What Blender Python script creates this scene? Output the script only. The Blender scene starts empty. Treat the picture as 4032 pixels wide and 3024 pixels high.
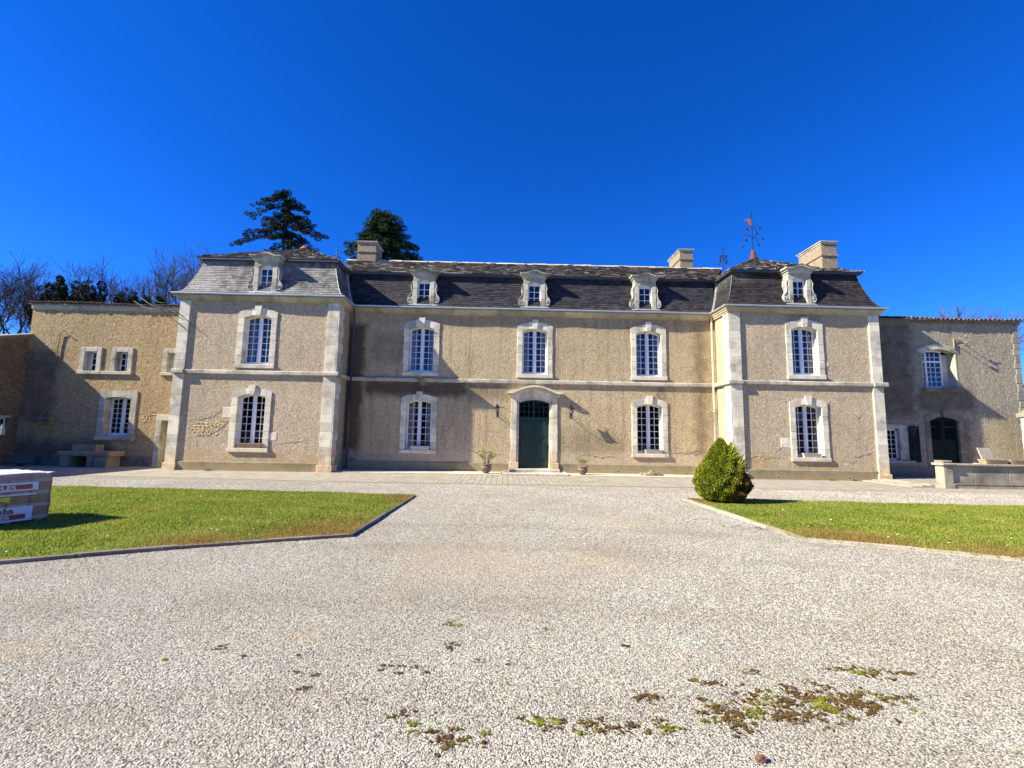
import bpy, math, random
import numpy as np
from mathutils import Vector, Matrix
random.seed(7); RNG = np.random.default_rng(7)
SC = bpy.context.scene
COL = SC.collection
PI = math.pi

# ------------------------------------------------------------------ camera
F, PIT, YAW, ROL, CAMD, EYE = 1800.0, .1127, .0166, .0175, 20.9, 1.65
def cam_dir(a, b):
    c, s = math.cos(ROL), math.sin(ROL); x = c*a + s*b; y = -s*a + c*b
    d = [x, 1.0, -y]; c, s = math.cos(PIT), math.sin(PIT)
    d = [d[0], c*d[1]-s*d[2], s*d[1]+c*d[2]]
    c, s = math.cos(YAW), math.sin(YAW)
    return Vector((c*d[0]+s*d[1], -s*d[0]+c*d[1], d[2]))
fwd = cam_dir(0, 0); right = cam_dir(1, 0)-fwd; up = cam_dir(0, -1)-fwd
cd = bpy.data.cameras.new('camera'); cam = bpy.data.objects.new('camera', cd); COL.objects.link(cam)
cd.sensor_width = 36; cd.lens = 36*F/4032; cd.clip_start = .05; cd.clip_end = 3000
m = Matrix((right.normalized(), up.normalized(), -fwd.normalized())).transposed().to_4x4()
m.translation = (0, -CAMD, EYE); cam.matrix_world = m
SC.camera = cam

# ------------------------------------------------------------------ light
SUN = Vector((-3.85, -1.0, 2.7)).normalized()          # towards the sun
elev = math.asin(SUN.z); rot = math.atan2(SUN.x, SUN.y)
w = bpy.data.worlds.new('World'); SC.world = w; w.use_nodes = True
nt = w.node_tree; bg = nt.nodes['Background']; sky = nt.nodes.new('ShaderNodeTexSky')
sky.sky_type = 'NISHITA'; sky.sun_disc = False; sky.sun_elevation = elev; sky.sun_rotation = rot
sky.air_density = .75; sky.dust_density = .05; sky.ozone_density = 7.0; sky.altitude = 400
hs = nt.nodes.new('ShaderNodeHueSaturation'); hs.inputs['Saturation'].default_value = 1.22
vm = nt.nodes.new('ShaderNodeVectorMath'); vm.operation = 'MULTIPLY'; vm.inputs[1].default_value = (.72, .86, 1.36)   # deep blue of a very clear day
nt.links.new(sky.outputs[0], hs.inputs['Color']); nt.links.new(hs.outputs[0], vm.inputs[0]); nt.links.new(vm.outputs[0], bg.inputs['Color'])
bg.inputs['Strength'].default_value = .082
sl = bpy.data.lights.new('sun', 'SUN'); so = bpy.data.objects.new('sun', sl); COL.objects.link(so)
sl.energy = 5.0; sl.angle = math.radians(.53); sl.color = (1, .925, .76)
so.rotation_euler = SUN.to_track_quat('Z', 'Y').to_euler()
SC.view_settings.view_transform = 'Standard'; SC.view_settings.look = 'None'
SC.view_settings.gamma = 1; SC.view_settings.use_curve_mapping = False
SC.view_settings.exposure = 1.2

# ------------------------------------------------------------------ helpers
def tag(o, label=None, cat=None, group=None, kind=None):
    for k, v in (('label', label), ('category', cat), ('group', group), ('kind', kind)):
        if v: o[k] = v
    return o
def empty(name, label, cat, loc=(0, 0, 0), rz=0, group=None):
    o = bpy.data.objects.new(name, None); COL.objects.link(o); o.location = loc; o.rotation_euler = (0, 0, rz)
    o.empty_display_size = .2
    return tag(o, label, cat, group)
def copy_tree(o, parent=None):
    c = o.copy(); COL.objects.link(c)
    if parent: c.parent = parent
    for ch in list(o.children): copy_tree(ch, c)
    return c

class MB:
    def __init__(s): s.v = []; s.f = []
    def add(s, vs, fs):
        n = len(s.v); s.v += [tuple(p) for p in vs]; s.f += [tuple(i+n for i in f) for f in fs]; return s
    def box(s, x0, x1, y0, y1, z0, z1):
        return s.add([(x0,y0,z0),(x1,y0,z0),(x1,y1,z0),(x0,y1,z0),(x0,y0,z1),(x1,y0,z1),(x1,y1,z1),(x0,y1,z1)],
                     [(0,3,2,1),(4,5,6,7),(0,1,5,4),(1,2,6,5),(2,3,7,6),(3,0,4,7)])
    def hexa(s, p):   # 8 points, bottom 4 then top 4
        return s.add(p, [(0,3,2,1),(4,5,6,7),(0,1,5,4),(1,2,6,5),(2,3,7,6),(3,0,4,7)])
    def cbox(s, x0, x1, y0, y1, z0, z1, b=.012):   # box whose front (y0) edges are chamfered
        b = min(b, (x1-x0)*.4, (z1-z0)*.4, (y1-y0)*.8)
        p = [(x0,z0),(x1,z0),(x1,z1),(x0,z1)]; q = [(x0+b,z0+b),(x1-b,z0+b),(x1-b,z1-b),(x0+b,z1-b)]
        vs = [(x,y1,z) for x,z in p]+[(x,y0+b,z) for x,z in p]+[(x,y0,z) for x,z in q]
        fs = [(0,3,2,1),(8,9,10,11)] if False else [(3,2,1,0)[::-1],(8,9,10,11)]
        for i in range(4):
            j = (i+1)%4; fs += [(i+4,j+4,j+8,i+8),(i,j,j+4,i+4)]
        return s.add(vs, fs)
    def quad(s, a, b, c, d): return s.add([a,b,c,d], [(0,1,2,3)])
    def strip(s, xs, zb, zt, y0, y1):   # solid between two curves over xs, extruded y0..y1 (y0 front)
        n = len(xs); vs = []
        for x, b, t in zip(xs, zb, zt): vs += [(x,y0,b),(x,y0,t),(x,y1,t),(x,y1,b)]
        fs = [(0,1,2,3), (4*n-4,4*n-1,4*n-2,4*n-3)]
        for i in range(n-1):
            a = 4*i; b = a+4
            fs += [(a,b,b+1,a+1),(a+1,b+1,b+2,a+2),(a+2,b+2,b+3,a+3),(a+3,b+3,b,a)]
        return s.add(vs, fs)
    def tube(s, pts, r, n=6, cap=True):
        pts = [Vector(p) for p in pts]; rs = r if isinstance(r, (list, tuple)) else [r]*len(pts)
        base = len(s.v); up = Vector((0,0,1))
        for i, p in enumerate(pts):
            d = (pts[min(i+1,len(pts)-1)]-pts[max(i-1,0)]).normalized()
            a = d.cross(up if abs(d.z) < .95 else Vector((1,0,0))).normalized(); b = d.cross(a)
            for k in range(n):
                t = 2*PI*k/n; s.v.append(tuple(p+(a*math.cos(t)+b*math.sin(t))*rs[i]))
        for i in range(len(pts)-1):
            for k in range(n):
                k2 = (k+1)%n; s.f.append((base+i*n+k, base+i*n+k2, base+(i+1)*n+k2, base+(i+1)*n+k))
        if cap:
            s.f.append(tuple(base+k for k in range(n))); e = base+(len(pts)-1)*n; s.f.append(tuple(e+n-1-k for k in range(n)))
        return s
    def lathe(s, prof, c=(0,0,0), n=20, flute=0, axis='z'):
        base = len(s.v)
        for r, z in prof:
            for k in range(n):
                t = 2*PI*k/n; rr = r*(1+flute*(1 if k%2 else -1)) if r > .01 else r
                s.v.append((c[0]+rr*math.cos(t), c[1]+rr*math.sin(t), c[2]+z))
        for i in range(len(prof)-1):
            for k in range(n):
                k2 = (k+1)%n; s.f.append((base+i*n+k, base+i*n+k2, base+(i+1)*n+k2, base+(i+1)*n+k))
        s.f.append(tuple(base+n-1-k for k in range(n))); e = base+(len(prof)-1)*n; s.f.append(tuple(e+k for k in range(n)))
        return s
    def blob(s, c, rx, ry, rz, n=8, m=5, jit=.12, seed=None):
        base = len(s.v); rd = random.Random(seed) if seed is not None else random
        s.v.append((c[0], c[1], c[2]-rz))
        for i in range(1, m):
            ph = -PI/2+PI*i/m
            for k in range(n):
                t = 2*PI*k/n+.3*i; j = 1+rd.uniform(-jit, jit)
                s.v.append((c[0]+rx*j*math.cos(ph)*math.cos(t), c[1]+ry*j*math.cos(ph)*math.sin(t), c[2]+rz*j*math.sin(ph)))
        s.v.append((c[0], c[1], c[2]+rz)); top = len(s.v)-1
        for k in range(n): s.f.append((base, base+1+(k+1)%n, base+1+k)); s.f.append((top, base+1+(m-2)*n+k, base+1+(m-2)*n+(k+1)%n))
        for i in range(m-2):
            for k in range(n):
                k2 = (k+1)%n; a = base+1+i*n; s.f.append((a+k, a+k2, a+n+k2, a+n+k))
        return s
    def sweep(s, path, prof, closed_prof=True):   # path of (x,y); prof of (out, z); outward = right-hand side when path runs +x along y-front
        P = [Vector(p) for p in path]; n = len(P); offs = []
        for i in range(n):
            def nrm(a, b):
                d = (b-a).normalized(); return Vector((d.y, -d.x))
            if i == 0: o = nrm(P[0], P[1])
            elif i == n-1: o = nrm(P[-2], P[-1])
            else:
                a = nrm(P[i-1], P[i]); b = nrm(P[i], P[i+1]); o = (a+b)/(1+a.dot(b))
            offs.append(o)
        m_ = len(prof); base = len(s.v)
        for p, o in zip(P, offs):
            for r, z in prof: s.v.append((p.x+o.x*r, p.y+o.y*r, z))
        for i in range(n-1):
            for k in range(m_ if closed_prof else m_-1):
                k2 = (k+1)%m_; s.f.append((base+i*m_+k, base+(i+1)*m_+k, base+(i+1)*m_+k2, base+i*m_+k2))
        if closed_prof:
            s.f.append(tuple(base+k for k in range(m_))); e = base+(n-1)*m_; s.f.append(tuple(e+m_-1-k for k in range(m_)))
        return s
    def build(s, name, mat, parent=None, smooth=False, off=None):
        me = bpy.data.meshes.new(name)
        vs = s.v if off is None else [(x-off[0], y-off[1], z-off[2]) for x, y, z in s.v]
        me.from_pydata(vs, [], s.f); me.materials.append(mat); me.validate()
        if smooth: me.shade_smooth()
        o = bpy.data.objects.new(name, me); COL.objects.link(o)
        if parent: o.parent = parent
        return o
def np_mesh(name, V, Fc, mat, parent=None, smooth=False):   # V (n,3) float; Fc (m,k) int
    me = bpy.data.meshes.new(name); k = Fc.shape[1]
    me.vertices.add(len(V)); me.vertices.foreach_set('co', V.astype(np.float32).ravel())
    me.loops.add(Fc.size); me.loops.foreach_set('vertex_index', Fc.astype(np.int32).ravel())
    me.polygons.add(len(Fc)); me.polygons.foreach_set('loop_start', np.arange(0, Fc.size, k, dtype=np.int32))
    me.update(); me.materials.append(mat)
    if smooth: me.shade_smooth()
    o = bpy.data.objects.new(name, me); COL.objects.link(o)
    if parent: o.parent = parent
    return o

# ------------------------------------------------------------------ materials
def new_mat(name):
    m = bpy.data.materials.new(name); m.use_nodes = True; t = m.node_tree
    b = t.nodes['Principled BSDF']; return m, t, b
def N(t, typ, **kw):
    n = t.nodes.new(typ)
    for k, v in kw.items():
        if k in n.inputs: n.inputs[k].default_value = v
        else: setattr(n, k, v)
    return n
def coords(t, kind='Object', scale=None):
    c = N(t, 'ShaderNodeTexCoord')
    if scale is None: return c.outputs[kind]
    mp = N(t, 'ShaderNodeMapping'); mp.inputs['Scale'].default_value = scale
    t.links.new(c.outputs[kind], mp.inputs['Vector']); return mp.outputs[0]
def noise(t, vec, scale, detail=4, rough=.6, dist=0.):
    n = N(t, 'ShaderNodeTexNoise'); n.inputs['Scale'].default_value = scale; n.inputs['Detail'].default_value = detail
    n.inputs['Roughness'].default_value = rough; n.inputs['Distortion'].default_value = dist
    if vec is not None: t.links.new(vec, n.inputs['Vector'])
    return n.outputs['Fac']
def ramp(t, fac, stops):
    r = N(t, 'ShaderNodeValToRGB'); e = r.color_ramp.elements
    while len(e) < len(stops): e.new(.5)
    for el, (p, c) in zip(e, stops): el.position = p; el.color = (c if len(c) == 4 else (*c, 1)) if not isinstance(c, (int, float)) else (c, c, c, 1)
    t.links.new(fac, r.inputs[0]); return r.outputs[0]
def mix(t, fac, a, b, mode='MIX'):
    n = N(t, 'ShaderNodeMix', data_type='RGBA', blend_type=mode)
    for sock, val in ((0, fac), (6, a), (7, b)):
        if isinstance(val, (int, float)): n.inputs[sock].default_value = val
        elif isinstance(val, tuple): n.inputs[sock].default_value = (*val, 1) if len(val) == 3 else val
        else: t.links.new(val, n.inputs[sock])
    return n.outputs[2]
def math_(t, op, a, b=None, c=None):
    n = N(t, 'ShaderNodeMath', operation=op)
    for i, val in enumerate((a, b, c)):
        if val is None: continue
        if isinstance(val, (int, float)): n.inputs[i].default_value = val
        else: t.links.new(val, n.inputs[i])
    return n.outputs[0]
def bump(t, b, h, strength=.5, dist=.02, prev=None):
    n = N(t, 'ShaderNodeBump'); n.inputs['Strength'].default_value = strength; n.inputs['Distance'].default_value = dist
    t.links.new(h, n.inputs['Height'])
    if prev is not None: t.links.new(prev, n.inputs['Normal'])
    t.links.new(n.outputs[0], b.inputs['Normal']); return n.outputs[0]
def gaussmask(t, sep, boxes, soft):
    """smooth rectangular mask in object x/z: boxes of (x0,x1,z0,z1)"""
    tot = None
    wob = math_(t, 'MULTIPLY', math_(t, 'SUBTRACT', noise(t, coords(t), 2.2, 5), .5), soft*2.2)
    for bx in boxes:
        x0, x1, z0, z1 = bx[:4]; wt = bx[4] if len(bx) > 4 else 1.; prod = None
        for ax, a, bb in ((0, x0, x1), (2, z0, z1)):
            x = math_(t, 'ADD', sep.outputs[ax], wob)
            m1 = N(t, 'ShaderNodeMapRange', interpolation_type='SMOOTHSTEP'); t.links.new(x, m1.inputs[0]); m1.inputs[1].default_value = a-soft; m1.inputs[2].default_value = a+soft
            m2 = N(t, 'ShaderNodeMapRange', interpolation_type='SMOOTHSTEP'); t.links.new(x, m2.inputs[0]); m2.inputs[1].default_value = bb-soft; m2.inputs[2].default_value = bb+soft
            m2.inputs[3].default_value = 1; m2.inputs[4].default_value = 0
            pr = math_(t, 'MULTIPLY', m1.outputs[0], m2.outputs[0])
            prod = pr if prod is None else math_(t, 'MULTIPLY', prod, pr)
        prod = math_(t, 'MULTIPLY', prod, wt)
        tot = prod if tot is None else math_(t, 'MAXIMUM', tot, prod)
    return tot

def render_mat(name, c1, c2, stain=(.16, .13, .10), stains=(), stain_amt=.6, bstr=1.0, bscale=18, patch=None, streak=.35, low=None):
    m, t, b = new_mat(name); oc = coords(t)
    big = noise(t, oc, .45, 6, .65); mid = noise(t, oc, 2.6, 6, .7); fine = noise(t, oc, bscale, 2.5, .6, 1.3)
    c = mix(t, ramp(t, big, [(.3, 0.), (.7, 1.)]), c1, c2)
    c = mix(t, math_(t, 'MULTIPLY', ramp(t, mid, [(.42, 0.), (.72, 1.)]), .45), c, tuple(x*.62 for x in c1))
    c = mix(t, math_(t, 'MULTIPLY', ramp(t, fine, [(.38, 1.), (.54, 0.)]), .72), c, tuple(x*.40 for x in c1))  # crevice shade painted into the colour where the roughcast relief is low
    c = mix(t, math_(t, 'MULTIPLY', ramp(t, fine, [(.56, 0.), (.70, 1.)]), .45), c, tuple(min(.85, x*1.35) for x in c1))
    sep = N(t, 'ShaderNodeSeparateXYZ'); t.links.new(oc, sep.inputs[0])
    # vertical rain streaks
    st = noise(t, coords(t, scale=(1.7, 1.7, .16)), 2.0, 6, .75)
    sm = math_(t, 'MULTIPLY', ramp(t, st, [(.5, 0.), (.78, 1.)]), streak)
    c = mix(t, sm, c, stain)
    if stains:
        g = gaussmask(t, sep, stains, .3)
        g = math_(t, 'MULTIPLY', g, math_(t, 'MULTIPLY_ADD', mid, 1.1, .15)); g = math_(t, 'MINIMUM', math_(t, 'MULTIPLY', g, stain_amt*1.3), 1.0)
        c = mix(t, g, c, stain)
    if low:   # ochre damp band just above the plinth
        g = gaussmask(t, sep, low[0], .16); g = math_(t, 'MULTIPLY', g, ramp(t, mid, [(.35, .1), (.65, .9)])); c = mix(t, g, c, low[1])
    t.links.new(c, b.inputs['Base Color']); b.inputs['Roughness'].default_value = .95; b.inputs['Specular IOR Level'].default_value = .15
    n1 = bump(t, b, fine, bstr, .055); bump(t, b, mid, .5, .05, n1)
    return m
def stone_mat(name, c1, c2, dirt=(.2, .18, .15), dirt_amt=.5, isl=.22, rough=.85, bs=.5, low=None):
    m, t, b = new_mat(name); oc = coords(t)
    geo = N(t, 'ShaderNodeNewGeometry'); ri = geo.outputs['Random Per Island']
    a = noise(t, oc, 3.5, 7, .7); f = noise(t, oc, 38, 4, .65); big = noise(t, oc, 1.1, 5, .7)
    c = mix(t, ramp(t, a, [(.35, 0.), (.65, 1.)]), c1, c2)
    v = math_(t, 'MULTIPLY_ADD', ri, isl*2, 1-isl)
    cc = N(t, 'ShaderNodeCombineColor'); [t.links.new(v, cc.inputs[i]) for i in range(3)]
    c = mix(t, 1.0, c, cc.outputs[0], 'MULTIPLY')
    c = mix(t, math_(t, 'MULTIPLY', ramp(t, big, [(.48, 0.), (.68, 1.)]), dirt_amt), c, dirt)
    c = mix(t, math_(t, 'MULTIPLY', ramp(t, f, [(.3, 1.), (.45, 0.)]), .35), c, dirt)
    if low:
        sep = N(t, 'ShaderNodeSeparateXYZ'); t.links.new(oc, sep.inputs[0])
        mr = N(t, 'ShaderNodeMapRange'); t.links.new(sep.outputs[2], mr.inputs[0]); mr.inputs[1].default_value = low[0]; mr.inputs[2].default_value = 0
        mr.inputs[3].default_value = 0; mr.inputs[4].default_value = 1
        c = mix(t, math_(t, 'MULTIPLY', mr.outputs[0], ramp(t, a, [(.35, .1), (.62, .85)])), c, low[1])
    t.links.new(c, b.inputs['Base Color']); b.inputs['Roughness'].default_value = rough; b.inputs['Specular IOR Level'].default_value = .2
    n1 = bump(t, b, f, bs, .008); bump(t, b, a, .35, .02, n1)
    return m
def slate_mat(name, c1, c2, lich=(.33, .33, .32), amt=.25, lo=.55, hi=.72, rough=.55, sp=.3, lmask=None):
    m, t, b = new_mat(name); oc = coords(t)
    geo = N(t, 'ShaderNodeNewGeometry'); ri = geo.outputs['Random Per Island']
    c = mix(t, ri, c1, c2); a = noise(t, oc, 1.6, 7, .75); f = noise(t, oc, 22, 4, .7)
    lm = math_(t, 'MULTIPLY', ramp(t, a, [(lo, 0.), (hi, 1.)]), ramp(t, f, [(.4, .25), (.6, 1.)]))
    lm = math_(t, 'MULTIPLY', lm, amt)
    if lmask:
        sep = N(t, 'ShaderNodeSeparateXYZ'); t.links.new(oc, sep.inputs[0])
        g = math_(t, 'MULTIPLY', gaussmask(t, sep, lmask, .4), ramp(t, f, [(.42, .1), (.58, .8)])); lm = math_(t, 'MAXIMUM', lm, g)
    c = mix(t, lm, c, lich)
    t.links.new(c, b.inputs['Base Color']); b.inputs['Roughness'].default_value = rough; b.inputs['Specular IOR Level'].default_value = sp
    bump(t, b, f, .5, .006); return m
def plain(name, c, rough=.6, metal=0., var=.25, scale=12, bs=.25, bd=.004, spec=.5, alpha=1.):
    m, t, b = new_mat(name); oc = coords(t); a = noise(t, oc, scale, 5, .65)
    cc = mix(t, ramp(t, a, [(.3, 0.), (.7, 1.)]), tuple(x*(1-var) for x in c), tuple(min(1, x*(1+var)) for x in c))
    t.links.new(cc, b.inputs['Base Color']); b.inputs['Roughness'].default_value = rough; b.inputs['Metallic'].default_value = metal
    b.inputs['Specular IOR Level'].default_value = spec; b.inputs['Alpha'].default_value = alpha
    bump(t, b, a, bs, bd); return m
TAN = [(-.3, -14.7, .2, 1.5), (1.2, -14.6, .1, 1.3), (-.9, -14.2, .1, .9), (-3.6, -17.2, .02, .4), (-1.6, -16.9, .02, .25), (3.4, -18.2, .02, .4), (2.2, -12.0, .1, 1.4)]
def radial(t, oc, pts):
    tot = None
    for x, y, r0, r1 in pts:
        d = N(t, 'ShaderNodeVectorMath', operation='DISTANCE'); t.links.new(oc, d.inputs[0]); d.inputs[1].default_value = (x, y, .03)
        mr = N(t, 'ShaderNodeMapRange', interpolation_type='SMOOTHSTEP'); t.links.new(d.outputs['Value'], mr.inputs[0])
        mr.inputs[1].default_value = r0; mr.inputs[2].default_value = r1; mr.inputs[3].default_value = 1; mr.inputs[4].default_value = 0
        tot = mr.outputs[0] if tot is None else math_(t, 'MAXIMUM', tot, mr.outputs[0])
    return tot
def worn(t, c):     # dusty tan patches and two long paler wheel tracks
    oc = coords(t); f = noise(t, oc, 3.2, 5, .75); k = math_(t, 'MULTIPLY', math_(t, 'MULTIPLY', radial(t, oc, TAN), ramp(t, f, [(.3, .1), (.6, 1.)])), .42)
    c = mix(t, k, c, (.47, .375, .23))
    d = N(t, 'ShaderNodeVectorMath', operation='DISTANCE'); t.links.new(oc, d.inputs[0]); d.inputs[1].default_value = (-1.0, -30.0, 0)
    r = math_(t, 'ADD', d.outputs['Value'], math_(t, 'MULTIPLY', noise(t, oc, .5, 3), .9)); w_ = None
    for rr in (12.6, 14.3, 16.6, 18.2):
        g = N(t, 'ShaderNodeMapRange', interpolation_type='SMOOTHSTEP'); t.links.new(math_(t, 'ABSOLUTE', math_(t, 'SUBTRACT', r, rr)), g.inputs[0]); g.inputs[1].default_value = .05; g.inputs[2].default_value = .38; g.inputs[3].default_value = 1; g.inputs[4].default_value = 0
        w_ = g.outputs[0] if w_ is None else math_(t, 'MAXIMUM', w_, g.outputs[0])
    return mix(t, math_(t, 'MULTIPLY', math_(t, 'MULTIPLY', w_, ramp(t, f, [(.35, .2), (.6, 1.)])), .3), c, mix(t, 1., c, (.60, .56, .49), 'MULTIPLY'))
def island(name, cols, rough=.7, spec=.2, trans=0., bscale=0, pos=None, pos2=None, tan=False):
    """colour per island (leaf, needle tuft, stone), with broad light and dark clumps that stay with the thing"""
    m, t, b = new_mat(name); geo = N(t, 'ShaderNodeNewGeometry')
    st = [(i/(len(cols)-1), c) for i, c in enumerate(cols)]
    c = ramp(t, geo.outputs['Random Per Island'], st)
    if pos:
        a = noise(t, coords(t), pos[0], 4, .6); c = mix(t, ramp(t, a, [(pos[2], 0.), (pos[3], 1.)]), c, pos[1])
    if pos2: a = noise(t, coords(t), pos2[0], 5, .65); c = mix(t, ramp(t, a, [(pos2[2], 0.), (pos2[3], 1.)]), c, mix(t, 1., c, pos2[1], 'MULTIPLY'))
    if tan: c = worn(t, c)
    t.links.new(c, b.inputs['Base Color']); b.inputs['Roughness'].default_value = rough; b.inputs['Specular IOR Level'].default_value = spec
    if trans:
        tr = N(t, 'ShaderNodeBsdfTranslucent'); t.links.new(c, tr.inputs[0]); mx = N(t, 'ShaderNodeMixShader'); mx.inputs[0].default_value = trans
        t.links.new(b.outputs[0], mx.inputs[1]); t.links.new(tr.outputs[0], mx.inputs[2]); t.links.new(mx.outputs[0], t.nodes['Material Output'].inputs[0])
    if bscale: bump(t, b, noise(t, coords(t), bscale, 4), .5, .01)
    return m
def glass_mat(name, ior=1.62):
    m, t, b = new_mat(name); t.nodes.remove(b)
    fr = N(t, 'ShaderNodeFresnel'); fr.inputs[0].default_value = ior
    gl = N(t, 'ShaderNodeBsdfGlossy'); gl.inputs['Roughness'].default_value = .02; gl.inputs[0].default_value = (.93, .96, 1, 1)
    tr = N(t, 'ShaderNodeBsdfTransparent'); tr.inputs[0].default_value = (.80, .84, .84, 1)
    bp = N(t, 'ShaderNodeBump'); bp.inputs['Strength'].default_value = .3; bp.inputs['Distance'].default_value = .01
    t.links.new(noise(t, coords(t), 3.5, 2), bp.inputs['Height']); t.links.new(bp.outputs[0], gl.inputs['Normal']); t.links.new(bp.outputs[0], fr.inputs['Normal'])
    mx = N(t, 'ShaderNodeMixShader'); t.links.new(fr.outputs[0], mx.inputs[0]); t.links.new(tr.outputs[0], mx.inputs[1]); t.links.new(gl.outputs[0], mx.inputs[2])
    t.links.new(mx.outputs[0], t.nodes['Material Output'].inputs[0]); return m

M = {}
M['wall_main'] = render_mat('roughcast_warm', (.70, .55, .335), (.54, .415, .24), stain=(.13, .098, .062), streak=.7,
    stains=[(-7.4, -6.5, .2, 6.7), (-6.4, -1.6, 3.4, 4.1, .9), (8.8, 9.35, .5, 7.2, .5), (-6.2, -4.7, 4.9, 6.4, .3), (7.0, 7.4, 2.4, 4.1, .5), (2.4, 5.4, .8, 1.9, .28), (-1.9, .2, 3.3, 4.1, .45), (-6.3, 9.0, 6.6, 7.3, .2)], stain_amt=1.35,
    low=([(-7.2, 9.8, .4, .95)], (.56, .46, .32)))
M['wall_left'] = render_mat('roughcast_pinkish', (.66, .535, .365), (.55, .43, .285), stain=(.22, .17, .12), streak=.4,
    stains=[(-7.2, -7.0, 0, 7)], stain_amt=.3, low=([(-13.5, -7.7, .35, .75)], (.47, .33, .17)))
M['wall_right'] = render_mat('roughcast_grey_beige', (.67, .54, .36), (.53, .42, .27), stain=(.2, .16, .11), streak=.5,
    stains=[(12.3, 14.0, 6.9, 7.3)], stain_amt=.6, low=([(12.4, 14.3, .35, .75), (10.4, 11.5, .4, 1.1)], (.47, .32, .14)))
M['chim'] = render_mat('chimney_render', (.43, .35, .24), (.33, .27, .19), stain=(.12, .10, .08), streak=.5)
M['wall_lw'] = render_mat('old_render_ochre', (.55, .40, .205), (.43, .305, .155), stain=(.12, .09, .065), streak=.4, bscale=12, bstr=.6,
    stains=[(-21.9, -17.5, 0, 1.1), (-21.9, -20.2, 2.0, 5.2)], stain_amt=.8)
M['wall_rw'] = render_mat('old_render_grey', (.47, .41, .29), (.34, .295, .205), stain=(.09, .07, .05), streak=.55, bscale=12, bstr=.7,
    stains=[(16.4, 19.2, 2.8, 7.3), (19.2, 22, 3.1, 4.2), (21.1, 21.6, .3, 2.8)], stain_amt=.75, low=([(22.4, 24, .2, 2.6)], (.42, .34, .2)))
M['stone'] = stone_mat('limestone_dressed', (.74, .68, .53), (.64, .575, .43), dirt=(.30, .27, .20), dirt_amt=.8, isl=.2, low=(1.2, (.60, .33, .09)))
M['stone_grey'] = stone_mat('limestone_weathered', (.56, .52, .41), (.44, .405, .31), dirt=(.13, .12, .09), dirt_amt=.9)
M['stone_lich'] = stone_mat('limestone_lichened', (.36, .32, .24), (.27, .24, .18), dirt=(.12, .11, .085), dirt_amt=.75)
M['stone_dark'] = stone_mat('limestone_blackened', (.26, .22, .15), (.19, .16, .11), dirt=(.07, .055, .04), dirt_amt=.7)
M['cornice'] = stone_mat('cornice_stone', (.52, .45, .28), (.42, .355, .20), dirt=(.16, .15, .11), dirt_amt=.6)
M['cement'] = stone_mat('plinth_cement', (.33, .275, .16), (.255, .21, .12), dirt=(.12, .095, .055), dirt_amt=.5, isl=.05, low=(.25, (.42, .30, .13)))
M['flag'] = stone_mat('flagstone', (.64, .58, .46), (.54, .48, .36), dirt=(.25, .23, .19), dirt_amt=.35, isl=.15)
M['rubble'] = stone_mat('rubble_stone', (.66, .50, .28), (.56, .41, .2), dirt=(.3, .2, .1), dirt_amt=.5, isl=.25)
M['slate'] = slate_mat('slate_dark', (.058, .055, .058), (.024, .023, .027), lich=(.2, .19, .17), amt=.35, rough=.7, sp=.15)
M['slate_l'] = slate_mat('slate_lichened', (.19, .18, .17), (.075, .07, .07), lich=(.46, .44, .38), amt=.8, lo=.46, hi=.62, rough=.7, sp=.15, lmask=[(-14.2, -12.6, 7.5, 9.1)])
M['slate_r'] = slate_mat('slate_black', (.052, .046, .044), (.022, .020, .021), lich=(.28, .26, .2), amt=.22, rough=.75, sp=.12, lmask=[(10.3, 11.1, 8.85, 9.3)])
M['lauze'] = slate_mat('stone_roof_tile', (.33, .275, .205), (.085, .072, .058), lich=(.26, .25, .17), amt=.5, rough=.9, sp=.1)
M['backing'] = plain('underlay_and_shade_black', (.03, .03, .033), .9)  # roof underlay, also the painted shade above the gutter and in drain holes
M['zinc'] = plain('zinc_gutter', (.62, .64, .66), .38, .55, .15)
M['zinc_d'] = plain('zinc_dark', (.10, .11, .13), .5, .5)
M['pipe_beige'] = plain('painted_pipe_beige', (.60, .47, .28), .5)
M['white'] = plain('white_window_paint', (.80, .81, .82), .35, var=.04)
M['glass'] = glass_mat('window_glass')
M['glass2'] = glass_mat('window_glass_dim', 1.4)
M['curtain'] = plain('net_curtain', (.55, .53, .50), .9, scale=20)
M['room'] = plain('dark_room', (.05, .045, .04), .95)  # near-black colour stands in for the unlit depth of the rooms
M['redcurtain'] = plain('dark_red_curtain', (.16, .05, .035), .9)
M['green'] = plain('dark_green_paint', (.010, .034, .028), .32, var=.15)
M['green_sh'] = plain('green_shutter_paint', (.005, .017, .015), .8, var=.2, spec=.15)
M['iron'] = plain('black_iron', (.03, .032, .036), .45, .6)
M['rust'] = plain('rusty_iron', (.12, .045, .035), .8, .2)
M['redlead'] = plain('red_lead_paint', (.38, .13, .08), .7)
M['lamp_glass'] = plain('lantern_glass', (.25, .3, .3), .1, spec=.8)
M['terra'] = plain('terracotta_pot', (.20, .14, .10), .8, bs=.5, bd=.01)
M['terra2'] = plain('terracotta_trough', (.36, .24, .15), .8, bs=.4)
M['tile'] = island('canal_tile', [(.17, .11, .075), (.26, .17, .11), (.21, .16, .12), (.12, .09, .075)], .9, .1, bscale=30)
M['plast'] = plain('white_plastic_trough', (.50, .46, .38), .6)
M['tread'] = stone_mat('step_stone', (.60, .55, .46), (.48, .43, .34), dirt=(.2, .17, .13), dirt_amt=.5)
M['tread2'] = stone_mat('worn_step_stone', (.42, .375, .29), (.33, .29, .22), dirt=(.15, .13, .10), dirt_amt=.7)
M['trough'] = stone_mat('trough_stone', (.42, .33, .20), (.28, .215, .125), dirt=(.18, .15, .12), dirt_amt=.5)

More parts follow.
